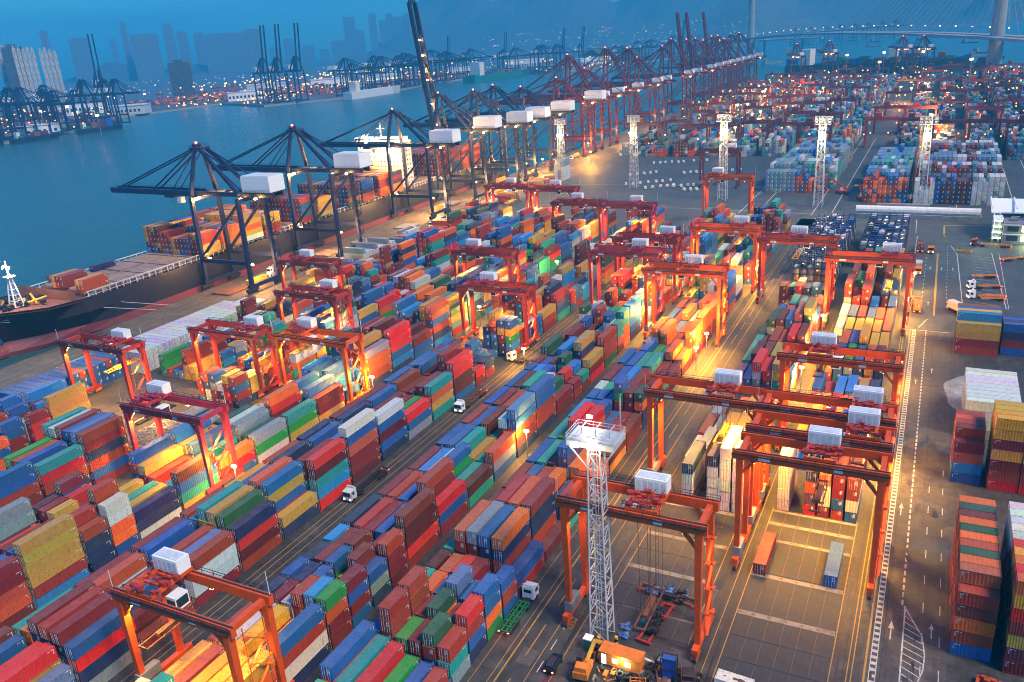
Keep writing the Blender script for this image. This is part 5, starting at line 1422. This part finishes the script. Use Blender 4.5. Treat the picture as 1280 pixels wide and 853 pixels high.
def reach(x, y, rz, label, s=1.):
    o = empty('reach_stacker', (x, y, 0), rz); tag(o, label, 'reach stacker', 'container handlers')
    MB().box(-1.9, 1.9, -3.6, 3.2, .9, 2.2).build('body', 'red', o)
    for yy in (-2.6, 2.4):
        for sx in (-1, 1): MB().tube((sx*1.9-.4, yy, .85), (sx*1.9+.4, yy, .85), .85, 12).build('wheel', 'tyre', o)
    c_ = MB().box(-.8, .8, -.6, 1.1, 2.2, 4).build('cab', 'white', o); MB().box(-.7, .7, 1.1, 1.14, 2.6, 3.8).build('window', 'glass', c_)
    MB().bar((0, -3, 3), (0, 6.6, 8), .9, .9).build('boom', 'red', o); MB().box(-3.2, 3.2, 6, 7, 6.9, 7.6).build('spreader', 'yellow', o)
reach(-50.5, 545, 1.2, 'red reach stacker with its arm up by the second lit mast'); reach(-38, 528, .3, 'pale container handler with headlights on the grey lane')
# ================================================================ foreground clutter by the mast
def cabin():
    o = empty('site_cabin', (-40.6, 109.3, 0), -.02); tag(o, 'orange portable cabin with three lit windows at the foot of the mast', 'cabin')
    MB().box(-3.7, 3.7, -1.3, 1.3, .35, 2.9).build('wall', 'orangebody', o)
    b = MB(); b.box(-3.85, 3.85, -1.45, 1.45, 2.9, 3.05)
    for k in range(12): b.box(-3.7+k*.64, -3.6+k*.64, -1.4, 1.4, 3.05, 3.1)
    b.build('roof', 'orangebody', o)
    for (a, c_, z0, z1, m_) in ((-3.3, -2.5, .5, 2.5, 'litdoor'), (-1.3, -.4, 1.2, 2.1, 'litdoor'), (1.1, 2.0, 1.2, 2.1, 'litdoor')):
        f_ = MB().box(a-.08, c_+.08, -1.36, -1.3, z0-.08, z1+.08).build('window_frame' if z0 > 1 else 'door', 'white', o); MB().box(a, c_, -1.39, -1.36, z0, z1).build('pane', m_, f_)
    lamp('cabin_light', (-40, 107.0, 2.2), 60, (.9,1,.7), .2)
M['oilstain'] = paint('oil_stain', (.018, .016, .015), .35, .1)
M['litdoor'] = emis('cabin_window_light', (.75, .95, .5), 1.4, False)
cabin()
def framebox(name, x, y, rz, label, cat, w, l, h, mt, t=.14, z=0, panels=False):
    o = empty(name, (x, y, z), rz); tag(o, label, cat); b = MB()
    for sx in (-1, 1):
        for sy in (-1, 1): b.box(sx*w/2-t/2, sx*w/2+t/2, sy*l/2-t/2, sy*l/2+t/2, 0, h)
        for zz in (t, h/2, h-t): b.box(sx*w/2-t/2+.003, sx*w/2+t/2-.003, -l/2, l/2, zz-t/2, zz+t/2)
    for sy in (-1, 1):
        for zz in (t, h/2, h-t): b.box(-w/2, w/2, sy*l/2-t/2+.003, sy*l/2+t/2-.003, zz-t/2, zz+t/2)
    b.build('frame', mt, o)
    if panels: MB().box(-w/2+.2, w/2-.2, -l/2+.2, l/2-.2, .2, h-.3).build('panel', panels, o)
    return o
framebox('ladder_frame', -32.2, 109.5, .1, 'blue steel frame with a black ladder standing in the scrap heap', 'frame', 2.6, 1.6, 4.6, 'dark', .16, 0, 'blue')
framebox('scrap_cage', -36.2, 104.8, .3, 'orange open cage in front of the cabin', 'cage', 2.6, 2.2, 1.7, 'orangebody')
framebox('scrap_cage', -26.2, 106.8, .1, 'orange open cage left of the white container', 'cage', 2.4, 2.2, 1.9, 'orangebody')
framebox('scrap_cage', -30.4, 105.0, -.2, 'orange cage full of rusty scrap under the ladder frame', 'cage', 2.4, 2.2, 1.9, 'orangebody', panels='rust')
def excav(x, y, rz, label):
    o = empty('lifting_machine', (x, y, 0), rz); tag(o, label, 'machine')
    MB().box(-1.3, 1.3, -2.2, 1.8, .8, 2.1).build('body', 'orangebody', o); MB().box(-1.0, 1.1, -1.9, -.3, 2.1, 3.0).build('engine_cover', 'orangebody', o)
    for sx in (-1, 1): MB().box(sx*1.5-.4, sx*1.5+.4, -2.3, 2.3, 0, .9).build('track', 'tyre', o)
    c_ = MB().box(-1.2, -.2, .2, 1.6, 2.1, 3.4).build('cab', 'dark', o); MB().box(-1.1, -.3, 1.6, 1.63, 2.4, 3.2).build('window', 'glass', c_)
    MB().bar((.3, 1, 2), (.9, 4.6, 3.8), .5, .6).bar((.9, 4.6, 3.8), (2.2, 6.4, 2.0), .45, .5).build('arm', 'yellow', o)
excav(-46.0, 104.6, .1, 'orange lifting machine with yellow arm beside the black car')
def portaloo(x, y):
    o = empty('green_hut', (x, y, 0)); tag(o, 'small green hut with pale roof at the left foot of the mast', 'hut')
    MB().box(-.7, .7, -.7, .7, 0, 2.2).build('wall', 'teal', o); MB().box(-.8, .8, -.8, .8, 2.2, 2.4).build('roof', 'white', o); MB().box(-.35, .35, -.73, -.7, .1, 1.9).build('door', 'green', o)
portaloo(-47.6, 111.2)
def drum_striped(x, y):
    o = empty('striped_post', (x, y, 0)); tag(o, 'yellow and black striped post beside the %s' % ('green hut' if x < -45.6 else 'mast foot'), 'post')
    for k in range(4): MB().tube((0,0,k*.5), (0,0,k*.5+.5), .35, 10).build('band', 'yellow' if k % 2 else 'black', o)
drum_striped(-46.1, 112.4); drum_striped(-43.2, 113.6)
# big spreader frames lowered on ropes under the crane, tarpaulins, tyres, beams
def spreader_gear(x, y, rz, label, mt, ropes=None):
    o = empty('spreader_frame', (x, y, 0), rz); tag(o, label, 'spreader'); b = MB()
    for sx in (-1, 1): b.box(sx*.95-.18, sx*.95+.18, -5.8, 5.8, .35, .8)
    for yy in (-5.8, -2.2, 2.2, 5.8): b.box(-1.25, 1.25, yy-.2, yy+.2, .3, .75)
    b.build('frame', mt, o); b = MB(); rr = random.Random(9)
    for k in range(26):
        s_ = rr.uniform(.25, .8); b.cbox((rr.uniform(-1.2,1.2), rr.uniform(-4,4), .8+s_*.6), (s_, s_*1.4, s_))
    for k in range(10): p = (rr.uniform(-1.4,1.4), rr.uniform(-4,4), .8); b.bar(p, (p[0]+rr.uniform(-1,1), p[1]+rr.uniform(-1.5,1.5), 2.2), .14)
    b.build('gearing', 'dark', o)
    b = MB()
    for sx in (-1, 1):
        for sy in (-1, 1): b.tube((sx*1.1-.3, sy*5.6, .35), (sx*1.1+.3, sy*5.6, .35), .35, 9)
    b.build('roller', 'red', o)
    b = MB()
    for (xx, yy) in ((-.7,-1.6), (.7,-1.6), (-.7,1.6), (.7,1.6)): b.bar((xx, yy, .8), (xx*.8, yy*.9, 26), .05)
    if ropes: b.build('hoist_rope', 'dark', o)
spreader_gear(-38.2, 121.6, -.12, 'dark red hoist frame lying on the ground under its ropes inside the mast crane', 'red', True)
spreader_gear(-38.6, 130.2, 1.45, 'hoist frame partly under blue tarpaulins on the pale strip', 'rust', False)
for (x, y, s, lb) in ((-41.0, 129.7, 1.1, 'blue tarpaulin over gear, left one on the pale strip'), (-38.4, 131, 1.0, 'blue tarpaulin over gear, middle one on the pale strip'), (-35.4, 131.2, .8, 'blue tarpaulin bundle nearest the right crane leg'), (-43.0, 118.8, 1.0, 'blue tarpaulin heap right of the mast foot, upper'), (-42.6, 116.4, .9, 'pale blue tarpaulin heap right of the mast foot, lower')):
    bm = bmesh.new(); bmesh.ops.create_icosphere(bm, subdivisions=3, radius=1)
    rr = random.Random(int(x*10))
    for v in bm.verts:
        d = 1+.22*math.sin(v.co.x*5+rr.random())+.18*math.sin(v.co.y*7+v.co.z*4); v.co = Vector((v.co.x*1.25*s*d, v.co.y*.85*s*d, max(-.1, v.co.z*.8*s*d)))
    me = bpy.data.meshes.new('tarpaulin'); bm.to_mesh(me); bm.free(); me.materials.append(M['tarp']); o = obj('tarpaulin', me, None, (x, y, .1 if y < 125 else .9)); tag(o, lb, 'tarpaulin')
TY = None
rr = random.Random(12)
def tyre_mesh():
    b = MB(); n, m_ = 16, 8; Rr, r_ = .62, .24
    for i in range(n):
        for j in range(m_):
            a, c_ = 2*math.pi*i/n, 2*math.pi*j/m_; b.v.append(((Rr+r_*math.cos(c_))*math.cos(a), (Rr+r_*math.cos(c_))*math.sin(a), .26+r_*math.sin(c_)))
    for i in range(n):
        for j in range(m_):
            b.f.append((i*m_+j, ((i+1)%n)*m_+j, ((i+1)%n)*m_+(j+1)%m_, i*m_+(j+1)%m_)); b.m.append(0)
    return b.mesh('tyre', 'tyre')
TY = tyre_mesh()
for k in range(34):
    x, y = (rr.uniform(-41, -36.5), rr.uniform(105.5, 107.4)) if k % 3 == 0 else ((rr.uniform(-36.2, -33.8), rr.uniform(106, 110.6)) if k % 3 == 1 else (rr.uniform(-30.6, -27.2), rr.uniform(107.4, 112.5)))
    o = obj('tyre', TY, None, (x, y, rr.choice((0, 0, .5, 1.0)))); o.rotation_euler = (rr.uniform(-.5,.5), rr.uniform(-.5,.5), 0)
    tag(o, 'old black tyre lying in the scrap heap around the blue ladder frame', 'tyre', 'old tyres in the scrap heap')
b = MB()
for k in range(420):
    x = rr.uniform(-47, -18); y = rr.uniform(101.5, 111.5)
    if -44.6 < x < -36.6 and y > 107.4 or (-29 < x < -16 and y > 109): continue
    if x < -37 and rr.random() < .55: continue
    s_ = rr.uniform(.2, .85)
    if k % 3: b.cbox((x, y, s_*.4), (s_, s_*rr.uniform(.6,2.4), s_*.8), k % 4)
    else: a = rr.uniform(0, 3.14); b.bar((x, y, .15), (x+math.cos(a)*1.6, y+math.sin(a)*1.6, rr.uniform(.1, .9)), .14, .14, k % 4)
tag(b.build('scrap_heap', ['rust', 'dark', 'grey', 'orangebody']), 'rusty scrap and small parts strewn around the cabin and the ladder frame', 'scrap', kind='stuff')
o = MB().bar((-40, 103.2, .2), (-36.0, 102.4, .3), .3, .4).build('steel_beam', 'orangebody'); tag(o, 'orange steel beam lying in front of the cabin', 'beam')
o = MB().box(-.9, .9, -.6, .6, 0, 1.1).box(-.6, .6, -.4, .4, 1.1, 1.3).build('generator', 'teal', None, (-39.8, 120.6, .05)); tag(o, 'small teal generator near the hoist frame', 'generator')
o = MB().bar((-43.2, 113.4, .08), (-33, 111.4, .08), .5, .12).build('hose_channel', 'palegrey'); tag(o, 'pale cable channel lying behind the orange cabin', 'channel')
# the white rust-spotted box and the orange ones at the bottom edge
for (x, y, c_, L, lb) in ((-21.4, 110.6, 'W', 6.06, 'white container with two rust spots on its roof near the bottom edge'), (-14.0, 108.6, 'Y', 6.06, 'orange yellow container at the bottom edge right of the white one'), (-22.9, 107.2, 'o', 3.0, 'low orange box in front of the white container')):
    if L > 4:
        ms = cmesh(L, LET); c = obj('shipping_container', ms[0], None, (x, y, .06), math.pi/2-.06); c.color = (*((.62,.2,.03) if c_ == 'Y' else PAL[c_]), 1)
        tag(c, lb, 'shipping container', 'shipping containers stacked in the port')
        for k in (1, 2): d = obj('door', ms[k], c); d.color = c.color
        if c_ == 'W':
            for (dx, r_) in ((-1.1, .7), (-.2, .55), (1.6, .28)):
                bb = MB(); bb.quad([(dx*1.0*0+r_*.55*math.cos(t)*(1+.2*math.sin(3*t)), dx+r_*math.sin(t), 2.575) for t in [i*math.pi/7 for i in range(14)]]); bb.build('rust_spot', 'rust', c)
o = empty('crane_cab_spare', (-11.2, 112.6, 0)); tag(o, 'small white equipment box on legs beside the orange container', 'equipment'); MB().box(-.8, .8, -.5, .5, .9, 1.8).build('box', 'white', o)
for sx in (-1, 1): MB().box(sx*.7-.06, sx*.7+.06, -.4, .4, 0, .9).build('leg', 'grey', o)
def big_red(x, y, rz):
    o = empty('spreader_frame', (x, y, 0), rz); tag(o, 'bright red spreader lying at the bottom right corner', 'spreader'); b = MB()
    for sx in (-1, 1): b.box(sx*1.0-.25, sx*1.0+.25, -4, 4, .4, 1.0)
    for yy in (-4, -1.6, 1.6, 4): b.box(-1.3, 1.3, yy-.25, yy+.25, .35, .95)
    b.build('frame', 'redorange', o); b = MB(); r2 = random.Random(4)
    for k in range(30): s_ = r2.uniform(.2,.6); b.cbox((r2.uniform(-1.1,1.1), r2.uniform(-3.6,3.6), 1+s_*.4), (s_, s_*1.6, s_))
    b.build('gearing', 'redorange', o)
M['redorange'] = paint('red_orange_paint', (.6, .07, .02), .5, .4)
big_red(18.4, 126.4, 1.4)
# timber heap, pipes and drums on the left
b = MB(); rr = random.Random(21)
for k in range(420):
    x, y = rr.uniform(-205, -190), rr.uniform(134.5, 153); h = 1.5+1.2*math.sin((x+205)/15*math.pi); a = rr.uniform(-.7,.7); l = rr.uniform(1.2,3.6)
    b.bar((x, y, h+rr.uniform(-.3,.5)), (x+math.cos(a)*l, y+math.sin(a)*l, h+rr.uniform(-.3,.5)), .35, .14, k % 2)
b.hexa([(x, y, z) for (x, xs) in ((-205, 0), (-190, 0)) for y in (134, 153.5) for z in (0, 1.6)])
tag(b.build('timber_heap', ['timber', 'grey']), 'broad heap of broken grey planks under the crimson gantry crane', 'timber heap', kind='stuff')
for k, (x, y, z) in enumerate([(-199, 160, 1), (-196.8, 160, 1), (-194.6, 160, 1), (-197.9, 160, 2.9), (-195.7, 160, 2.9), (-191.4, 159, 1), (-189.6, 159, 1)]):
    o = empty('steel_pipe', (x, y, 0)); tag(o, 'grey steel pipe with pale cap, %s in the pile beyond the timber heap' % ORD[k], 'pipe', 'pipes beyond the timber heap')
    MB().tube((0,-6,z), (0,6,z), .98, 14).build('pipe', 'grey', o); MB().tube((0,-6.04,z), (0,-6,z), .85, 14).build('end_cap', 'cream', o)

rr = random.Random(55)
for k in range(40):
    x, y = rr.uniform(-2, 9.5), rr.uniform(70, 298)
    r_ = rr.uniform(.12, .5); n = 12; ph = rr.uniform(0, 6)
    MB().quad([(x+r_*math.cos(t)*(1+.35*math.sin(2*t+ph)), y+r_*2.8*math.sin(t)*(1+.25*math.cos(3*t+ph)), .0185+k*.0003) for t in [2*math.pi*i/n for i in range(n)]]).build('oil_stain', 'oilstain', road_r)
for (x, y, rz, lb, mt) in ((-33.2, 104.2, .4, 'rusty hoist frame lying below the blue ladder frame', 'rust'), (-27.6, 103.0, 1.2, 'orange hoist frame lying left of the low orange box', 'orangebody')): spreader_gear(x, y, rz, lb, mt)
framebox('scrap_cage', -28.9, 109.6, .25, 'rusty tall cage between the ladder frame and the white container', 'cage', 2.2, 2.4, 2.6, 'rust', .14, 0, 'dark')
framebox('scrap_cage', -33.8, 112.0, -.15, 'low dark cage full of grey parts behind the ladder frame', 'cage', 2.6, 1.8, 1.4, 'dark', .14, 0, 'grey')
for k in range(14):
    x, y = rr.choice((3.9, 7.2, 9.4)), 75+k*15.5+rr.uniform(-3, 3); MB().box(x-.45, x+.45, y-.45, y+.45, .005, .03).build('drain_cover', 'dark', road_r)
# ================================================================ city and far lights
M['tower'] = None
def city_mat(name, col, lit=.06):
    m, nt, b = nmat(name); tc = nd(nt, 'ShaderNodeTexCoord'); P = tc.outputs['Object']
    s = nd(nt, 'ShaderNodeVectorMath', operation='SNAP'); s.inputs[1].default_value = (8, 8, 6); lk(nt, P, s.inputs[0])
    w = nd(nt, 'ShaderNodeTexWhiteNoise', noise_dimensions='3D'); lk(nt, s.outputs[0], w.inputs[0])
    c = mix(nt, w.outputs[0], col, tuple(x*.6 for x in col)); lk(nt, c, b.inputs['Base Color'])
    b.inputs['Roughness'].default_value = .7
    return m
M['towera'] = city_mat('tower_facade', (.16, .18, .2)); M['towerb'] = city_mat('tower_facade_pale', (.5, .5, .49)); M['towerc'] = city_mat('tower_facade_dark', (.06, .08, .1))
def far_pt(px, dist, z=0):
    """ground point at a given distance along a compass bearing read off the photograph"""
    t = (px-640)/1028.859; ty = -math.tan(pit)/math.cos(rol)-math.tan(rol)*t; d = fw+rt*t+dn*ty; d.z = 0; d.normalize(); return d*dist
def tower(px, top_px, wpx, dist, mat, label, grp, taper=1., n=1, seed=0, depth=None):
    """height and width from the size it has in the photo at its distance"""
    dist *= 1.4 if dist > 3900 else 1
    P = far_pt(px, dist); hor = 426.5-1028.859*math.tan(pit)/math.cos(rol)-math.tan(rol)*(px-640)
    s = dist*math.cos(math.atan((px-640)/1028.859))/1028.859
    s *= .94; H = CAM_Z+(hor-top_px)*s; w = wpx*s; o = empty('tower_block', (P.x, P.y, 0), math.atan2(P.y, P.x)-math.pi/2); tag(o, label, 'tower block', grp)
    rr = random.Random(seed+int(px)); d = depth or max(24, w*.5)
    b = MB(); 
    if taper < 1: b.hexa([(sx*w/2*(1 if z < 1 else taper), sy*d/2, z) for sx in (-1,1) for sy in (-1,1) for z in (0, H)])
    else: b.box(-w/2, w/2, -d/2, d/2, 0, H)
    b.build('wall', mat, o)
    b = MB(); b.box(-w*.25, w*.2, -d*.3, d*.3, H-1, H+3+rr.uniform(0, 4)); b.build('roof_structure', mat, o)
    b = MB()
    k = 0
    nf = int(w/14)
    for i in range(nf+1): b.box(-w/2+i*w/max(1,nf)-.9, -w/2+i*w/max(1,nf)+.9, -d/2-1.2, -d/2, 4, H-4)
    b.build('facade_fin', mat, o)
    return o
cg = 'hazy tower blocks across the water'
tower(22, 60, 24, 2700, 'towerc', 'dark slab block at the far left edge of the skyline', cg)
tower(7, 58, 10, 2750, 'towerb', 'pale narrow tower block cut by the left edge', cg)
for i in range(9): tower(24+i*5.6+(4 if i > 4 else 0), 61+(i % 3)*1.0+i*.3, 3.7, 2350+i*20, 'towerb', 'pale tower block, %s from the left in the row of similar slabs' % ORD[i], cg, depth=14)
tower(65, 41, 8.5, 4300, 'towera', 'thin dark tower rising behind the pale slabs', cg)
tower(106, 50, 24, 4600, 'towera', 'broad square tower block right of the pale slabs', cg); tower(147, 50, 6, 5200, 'towera', 'slim hazy tower before the rounded spire', cg)
tower(163, 31, 10, 4300, 'towera', 'tall spire tower with narrow rounded top', cg, .55); tower(186, 45, 32, 4200, 'towera', 'wide dark tower block right of the spire', cg)
tower(217, 33, 14, 4600, 'towera', 'tall tower with slanted shoulder', cg, .75); tower(233, 42, 12, 4600, 'towera', 'lower half of the slanted twin towers', cg)
tower(253, 43, 12, 4700, 'towera', 'narrow tower left of the broad slab', cg); tower(283, 44, 48, 4500, 'towera', 'very broad slab block with a strip of light', cg); tower(319, 39, 21, 4000, 'towera', 'isolated square tower right of the broad slab', cg)
tower(222, 78, 26, 2500, 'towerc', 'dark low block behind the raised quay cranes', cg)
for i, (px, tp, w) in enumerate([(362, 50, 12), (385, 58, 16), (440, 24, 14), (449, 40, 16), (469, 20, 9), (481, 28, 8), (490, 20, 9), (500, 24, 12), (425, 52, 20), (345, 60, 14), (405, 62, 12), (520, 55, 16), (700, 30, 7), (731, -6, 9), (765, 40, 9), (790, 44, 8), (812, 40, 9), (680, 48, 10), (650, 50, 9)]):
    tower(px, tp, w, 5200 if px < 600 else 5900, 'towera', 'faint tower block, %s, %s from the left above the %s' % (('very tall' if tp < 30 else 'tall' if tp < 45 else 'low'), ORD[i % 15], 'far quay cranes' if px < 600 else 'maroon cranes'), cg)
M['farmast'] = emis('far_mast_lamp', (1, .58, .25), 5, False)
# warehouses and ships on the far shore
rw = random.Random(66); WH = []
def shed(x, y, w, d, h, label, mt='cream', rz=0):
    o = empty('warehouse', (x, y, 0), rz); tag(o, label, 'warehouse', 'warehouses on the far shore'); MB().box(-w/2, w/2, -d/2, d/2, 0, h).build('wall', mt, o); MB().box(-w/2-1, w/2+1, -d/2-1, d/2+1, h, h+1.5).build('roof', 'palegrey', o)
    b = MB()
    for k in range(int(w/9)): b.box(-w/2+2+k*9, -w/2+7+k*9, -d/2-.1, -d/2, h*.3, h*.6)
    b.build('window', 'glass', o)
shed(-1280, 1745, 34, 26, 20, 'small pale lit building on the far quay right of the raised cranes', 'cream', .6); shed(-1380, 930, 60, 40, 16, 'pale shed behind the left terminal cranes', 'white', 1.4); shed(-1600, 1300, 80, 50, 18, 'wide shed behind the left terminal', 'palegrey', .6)
shed(-1450, 2050, 110, 60, 22, 'broad white warehouse behind the far quay cranes', 'white', .8); shed(-1350, 2350, 120, 60, 24, 'white roofed warehouse further along the far shore', 'white', .8)
for k, (x, y, w_, d_) in enumerate(((-1560, 1620, 90, 60), (-1700, 1850, 110, 60), (-1480, 1850, 100, 50), (-1560, 2200, 120, 60), (-1800, 1350, 90, 60), (-1250, 2560, 130, 60), (-1050, 2700, 120, 60))):
    shed(x, y, w_, d_, 20+k % 3*5, '%s roofed warehouse deep in the far port, %s from the left' % (('white', 'grey')[k % 2], ORD[k]), ('white', 'palegrey')[k % 2], .8)
def far_ship(x, y, rz, L, label, hullm='hull', stacks=True, grp='ships moored across the channel', H=12):
    o = empty('moored_ship', (x, y, 0), rz); tag(o, label, 'ship', grp); b = MB(); w = L*.13
    b.hexa([(sx*w/2*(1 if yy > -L/2 else .12), yy+(0 if z < 0 else (-.04*L if yy < 0 else 0)), z) for sx in (-1,1) for yy in (-L/2, -L*.3) for z in (-5, H)]); b.box(-w/2, w/2, -L*.3, L/2, -5, H-.01); b.build('hull', hullm, o)
    MB().box(-w*.4, w*.4, L*.32, L*.39, H, H+L*.11).build('accommodation', 'cream', o)
    if stacks:
        rr = random.Random(int(x)); 
        for k in range(int(L/15)):
            yy = -L*.28+k*13.5
            if L*.28 < yy < L*.4 or yy > L*.45: continue
            MB().box(-w*.45, w*.45, yy, yy+12, H, H+rr.choice((3, 6, 9, 12))).build('cargo_stack', rr.choice(('teal', 'maroon', 'blue', 'deckred')), o)
far_ship(-1185, 1640, math.pi-.05, 190, 'grey cargo ship moored below the far quay cranes', 'palegrey', False)
far_ship(-1120, 2150, math.pi-.1, 300, 'long teal cargo ship moored on the far quay near the raised boom', 'teal', True)
far_ship(-1315, 1000, 3.0, 80, 'dark barge moored at the left terminal, right one', 'hull', True, H=4); far_ship(-1320, 880, 3.1, 80, 'dark barge moored at the left terminal, middle one', 'hull', True, H=4); far_ship(-1322, 790, 3.1, 70, 'dark barge moored at the left terminal, left one', 'hull', True, H=4)
far_ship(-150, 1720, 1.35, 260, 'dark container ship behind the far end cranes', 'hull', True, H=16); far_ship(-20, 1745, 1.5, 200, 'second dark ship behind the far end cranes', 'hull', True, H=16)
rr = random.Random(31)
for k in range(26):
    px, d = rr.uniform(930, 1235), rr.uniform(2100, 4200); P = far_pt(px, d)
    o = MB().hexa([(sx*6*(1 if yy > -20 else .3), yy, z) for sx in (-1,1) for yy in (-30, 20) for z in (0, 4)]).box(-4, 4, 8, 18, 4, 11).build('boat', 'grey', None, (P.x, P.y, SEA), rr.uniform(.8, 2.2)); tag(o, 'tiny boat on the hazy water beyond the bridge', 'boat', 'boats beyond the bridge')
# far land strips beyond the channel
prism('far_shore', [(-3200, 3900), (-2300, 4600), (-400, 5100), (1500, 5400), (3500, 5200), (3500, 7600), (-6000, 7600), (-6000, 4000)], -8, -1, ['land', 'concrete'], True)
# point lights of the far yards and shores, one scattered mass of small lamps
def dots(name, pts, mat, size, label):
    b = MB()
    for (x, y, z) in pts:
        s = size*max(1., math.hypot(x, y)/900); b.cbox((x, y, z), (s, s, s))
    tag(b.build(name, mat), label, 'lamps', kind='stuff')
pts = list(FARL)
for k in range(330): pts.append((rr.uniform(-255, 430), rr.uniform(690, 1450), rr.choice((4, 10, 16, 21))))
for k in range(330): pts.append((rr.uniform(-1900, -1370), rr.uniform(700, 1130), rr.choice((4, 10, 20, 30))))
for k in range(420): t = rr.random(); pts.append((-1330+60*t-rr.uniform(0, 330), 1450+t*850, rr.choice((3, 8, 20, 42))))
for k in range(40): pts.append((rr.uniform(-1190, -880), 2330+rr.uniform(0, 300), rr.choice((3, 8, 30))))
dots('yard_lamps', [p for p in pts if p[0] < 430 and not (100 < p[0] and p[1] > 1240)], 'farlamp', .8, 'small warm lamps scattered through the far container yards and quays')
pts = []
for k in range(300):
    px = rr.uniform(-40, 620); d = rr.uniform(2400, 4700); P = far_pt(px, d); pts.append((P.x, P.y, rr.uniform(4, 16)))
for k in range(150):
    px = rr.uniform(600, 940); d = rr.uniform(4300, 5400); P = far_pt(px, d); pts.append((P.x, P.y, rr.uniform(6, 120)))
dots('shore_lamps', pts, 'farwhite', .5, 'small pale lights strung along the far shore and lower hillside')
for k, (px, d, z) in enumerate([(38, 1750, 34), (72, 1850, 34), (100, 2000, 34), (133, 2050, 36), (107, 1500, 30), (172, 2300, 30), (276, 2500, 34), (288, 2600, 34), (311, 2700, 36), (326, 2750, 36), (126, 2350, 30), (245, 2300, 30), (410, 2900, 34), (459, 2900, 34), (1223, 1250, 38), (1063, 1500, 40), (1110, 1480, 42), (1160, 1480, 40), (1105, 1440, 30)]):
    P = far_pt(px, d); o = empty('high_mast_lamp', (P.x, P.y, 0)); tag(o, 'thin high mast lamp glowing warm in the distance', 'lamp post', 'distant high mast lamps')
    MB().tube((0,0,0), (0,0,z), .5, 6).build('pole', 'grey', o); MB().cbox((0,0,z+1), (4,4,2.4)).build('lamp', 'farmast', o)

# ---- warm pools of light: low yard floodlights on poles beside the lanes
def pole_light(x, y, H, e, lb):
    o = empty('yard_floodlight', (x, y, 0)); tag(o, lb, 'lamp post', 'yard floodlight poles'); MB().tube((0,0,0), (0,0,H), .16, 8).build('pole', 'grey', o); MB().cbox((0,0,H), (1.2,.6,.5)).build('lamp', 'sodium', o)
    lamp('yard_light', (0, 0, H-.8), e*2.4, col=(1,.44,.05), radius=.4, parent=o)
for (x, y, H, e, lb) in ((-4.2, 309, 9, 2200, 'floodlight pole at the corner of the truck park'), (-3.6, 196, 9, 1700, 'floodlight pole by the right road beside the glowing boxes'), (-62.6, 256.5, 8, 2200, 'upper floodlight pole at the edge of the wide road'), (-62.6, 243, 8, 2200, 'lower floodlight pole at the edge of the wide road'),
        (-62.0, 338, 8, 2200, 'floodlight pole at the upper bend of the wide road'), (-115.6, 226, 8, 1800, 'floodlight pole where the truck road meets the red crane'), (-208, 156, 8, 1800, 'floodlight pole by the pipes and the timber heap'), (-29.5, 236, 8, 2200, 'floodlight pole between the two right hand blocks'), (-29.6, 285, 8, 2200, 'floodlight pole further up between the right hand blocks'),
        (-28.2, 262, 8, 2200, 'middle floodlight pole between the two right hand blocks'), (-3.4, 345, 8, 1800, 'floodlight pole at the far end of the lit block'), (-3.4, 252, 8, 1100, 'floodlight pole by the right road, middle one'), (-88.8, 276, 8, 1800, 'floodlight pole behind the orange crane with tall salmon stacks'),
        (-88.8, 318, 8, 1500, 'floodlight pole between the crimson and red cranes'), (-88.8, 172, 8, 1400, 'floodlight pole in the aisle of the middle stacks'), (-151, 190, 8, 2200, 'floodlight pole by the crane carrying a box'), (-152, 262, 8, 1600, 'floodlight pole between the two red cranes left of centre'), (-150.5, 130, 8, 2000, 'floodlight pole right of the timber heap crane'),
        (-184, 220, 8, 1600, 'floodlight pole beside the red crane left of centre'), (-149, 330, 8, 1500, 'floodlight pole far up the second aisle'), (-120, 390, 8, 1600, 'floodlight pole at the crimson crane in the upper yard'), (-209, 436, 9, 3500, 'floodlight pole between the two red cranes up the quayside'),
        (-254, 640, 12, 5000, 'floodlight pole on the quay road near the maroon cranes'), (-279, 600, 12, 4500, 'floodlight pole on the quay under the last navy cranes'), (-276, 690, 12, 5000, 'floodlight pole under the first maroon crane'), (-262, 760, 12, 6000, 'second floodlight pole on the quay road')):
    pole_light(x, y, H, e, lb)
rl = random.Random(77)
for k in range(30):
    x, y = rl.uniform(-245, 200), rl.uniform(700, 1250)
    o = empty('yard_floodlight', (x, y, 0)); tag(o, 'distant floodlight pole glowing orange among the far container stacks', 'lamp post', 'distant floodlight poles'); MB().tube((0,0,0), (0,0,17), .25, 6).build('pole', 'grey', o); MB().cbox((0,0,17.4), (1.8,1.2,.8)).build('lamp', 'sodium', o)
    lamp('yard_light', (0, 0, 16), 9000, col=(1,.36,.05), radius=.6, parent=o)
# ================================================================ haze over everything
hz_m = bpy.data.materials.new('haze'); hz_m.use_nodes = True; nt = hz_m.node_tree; nt.nodes.clear()
out = nt.nodes.new('ShaderNodeOutputMaterial'); pv = nt.nodes.new('ShaderNodeVolumePrincipled')
pv.inputs['Color'].default_value = (.05, .56, 1, 1); pv.inputs['Density'].default_value = HAZE; pv.inputs['Anisotropy'].default_value = .0
nt.links.new(pv.outputs[0], out.inputs['Volume']); M['haze'] = hz_m
o = MB().box(-11500, 6000, -1500, 9800, SEA-9, 760).build('haze', 'haze'); tag(o, kind='stuff')
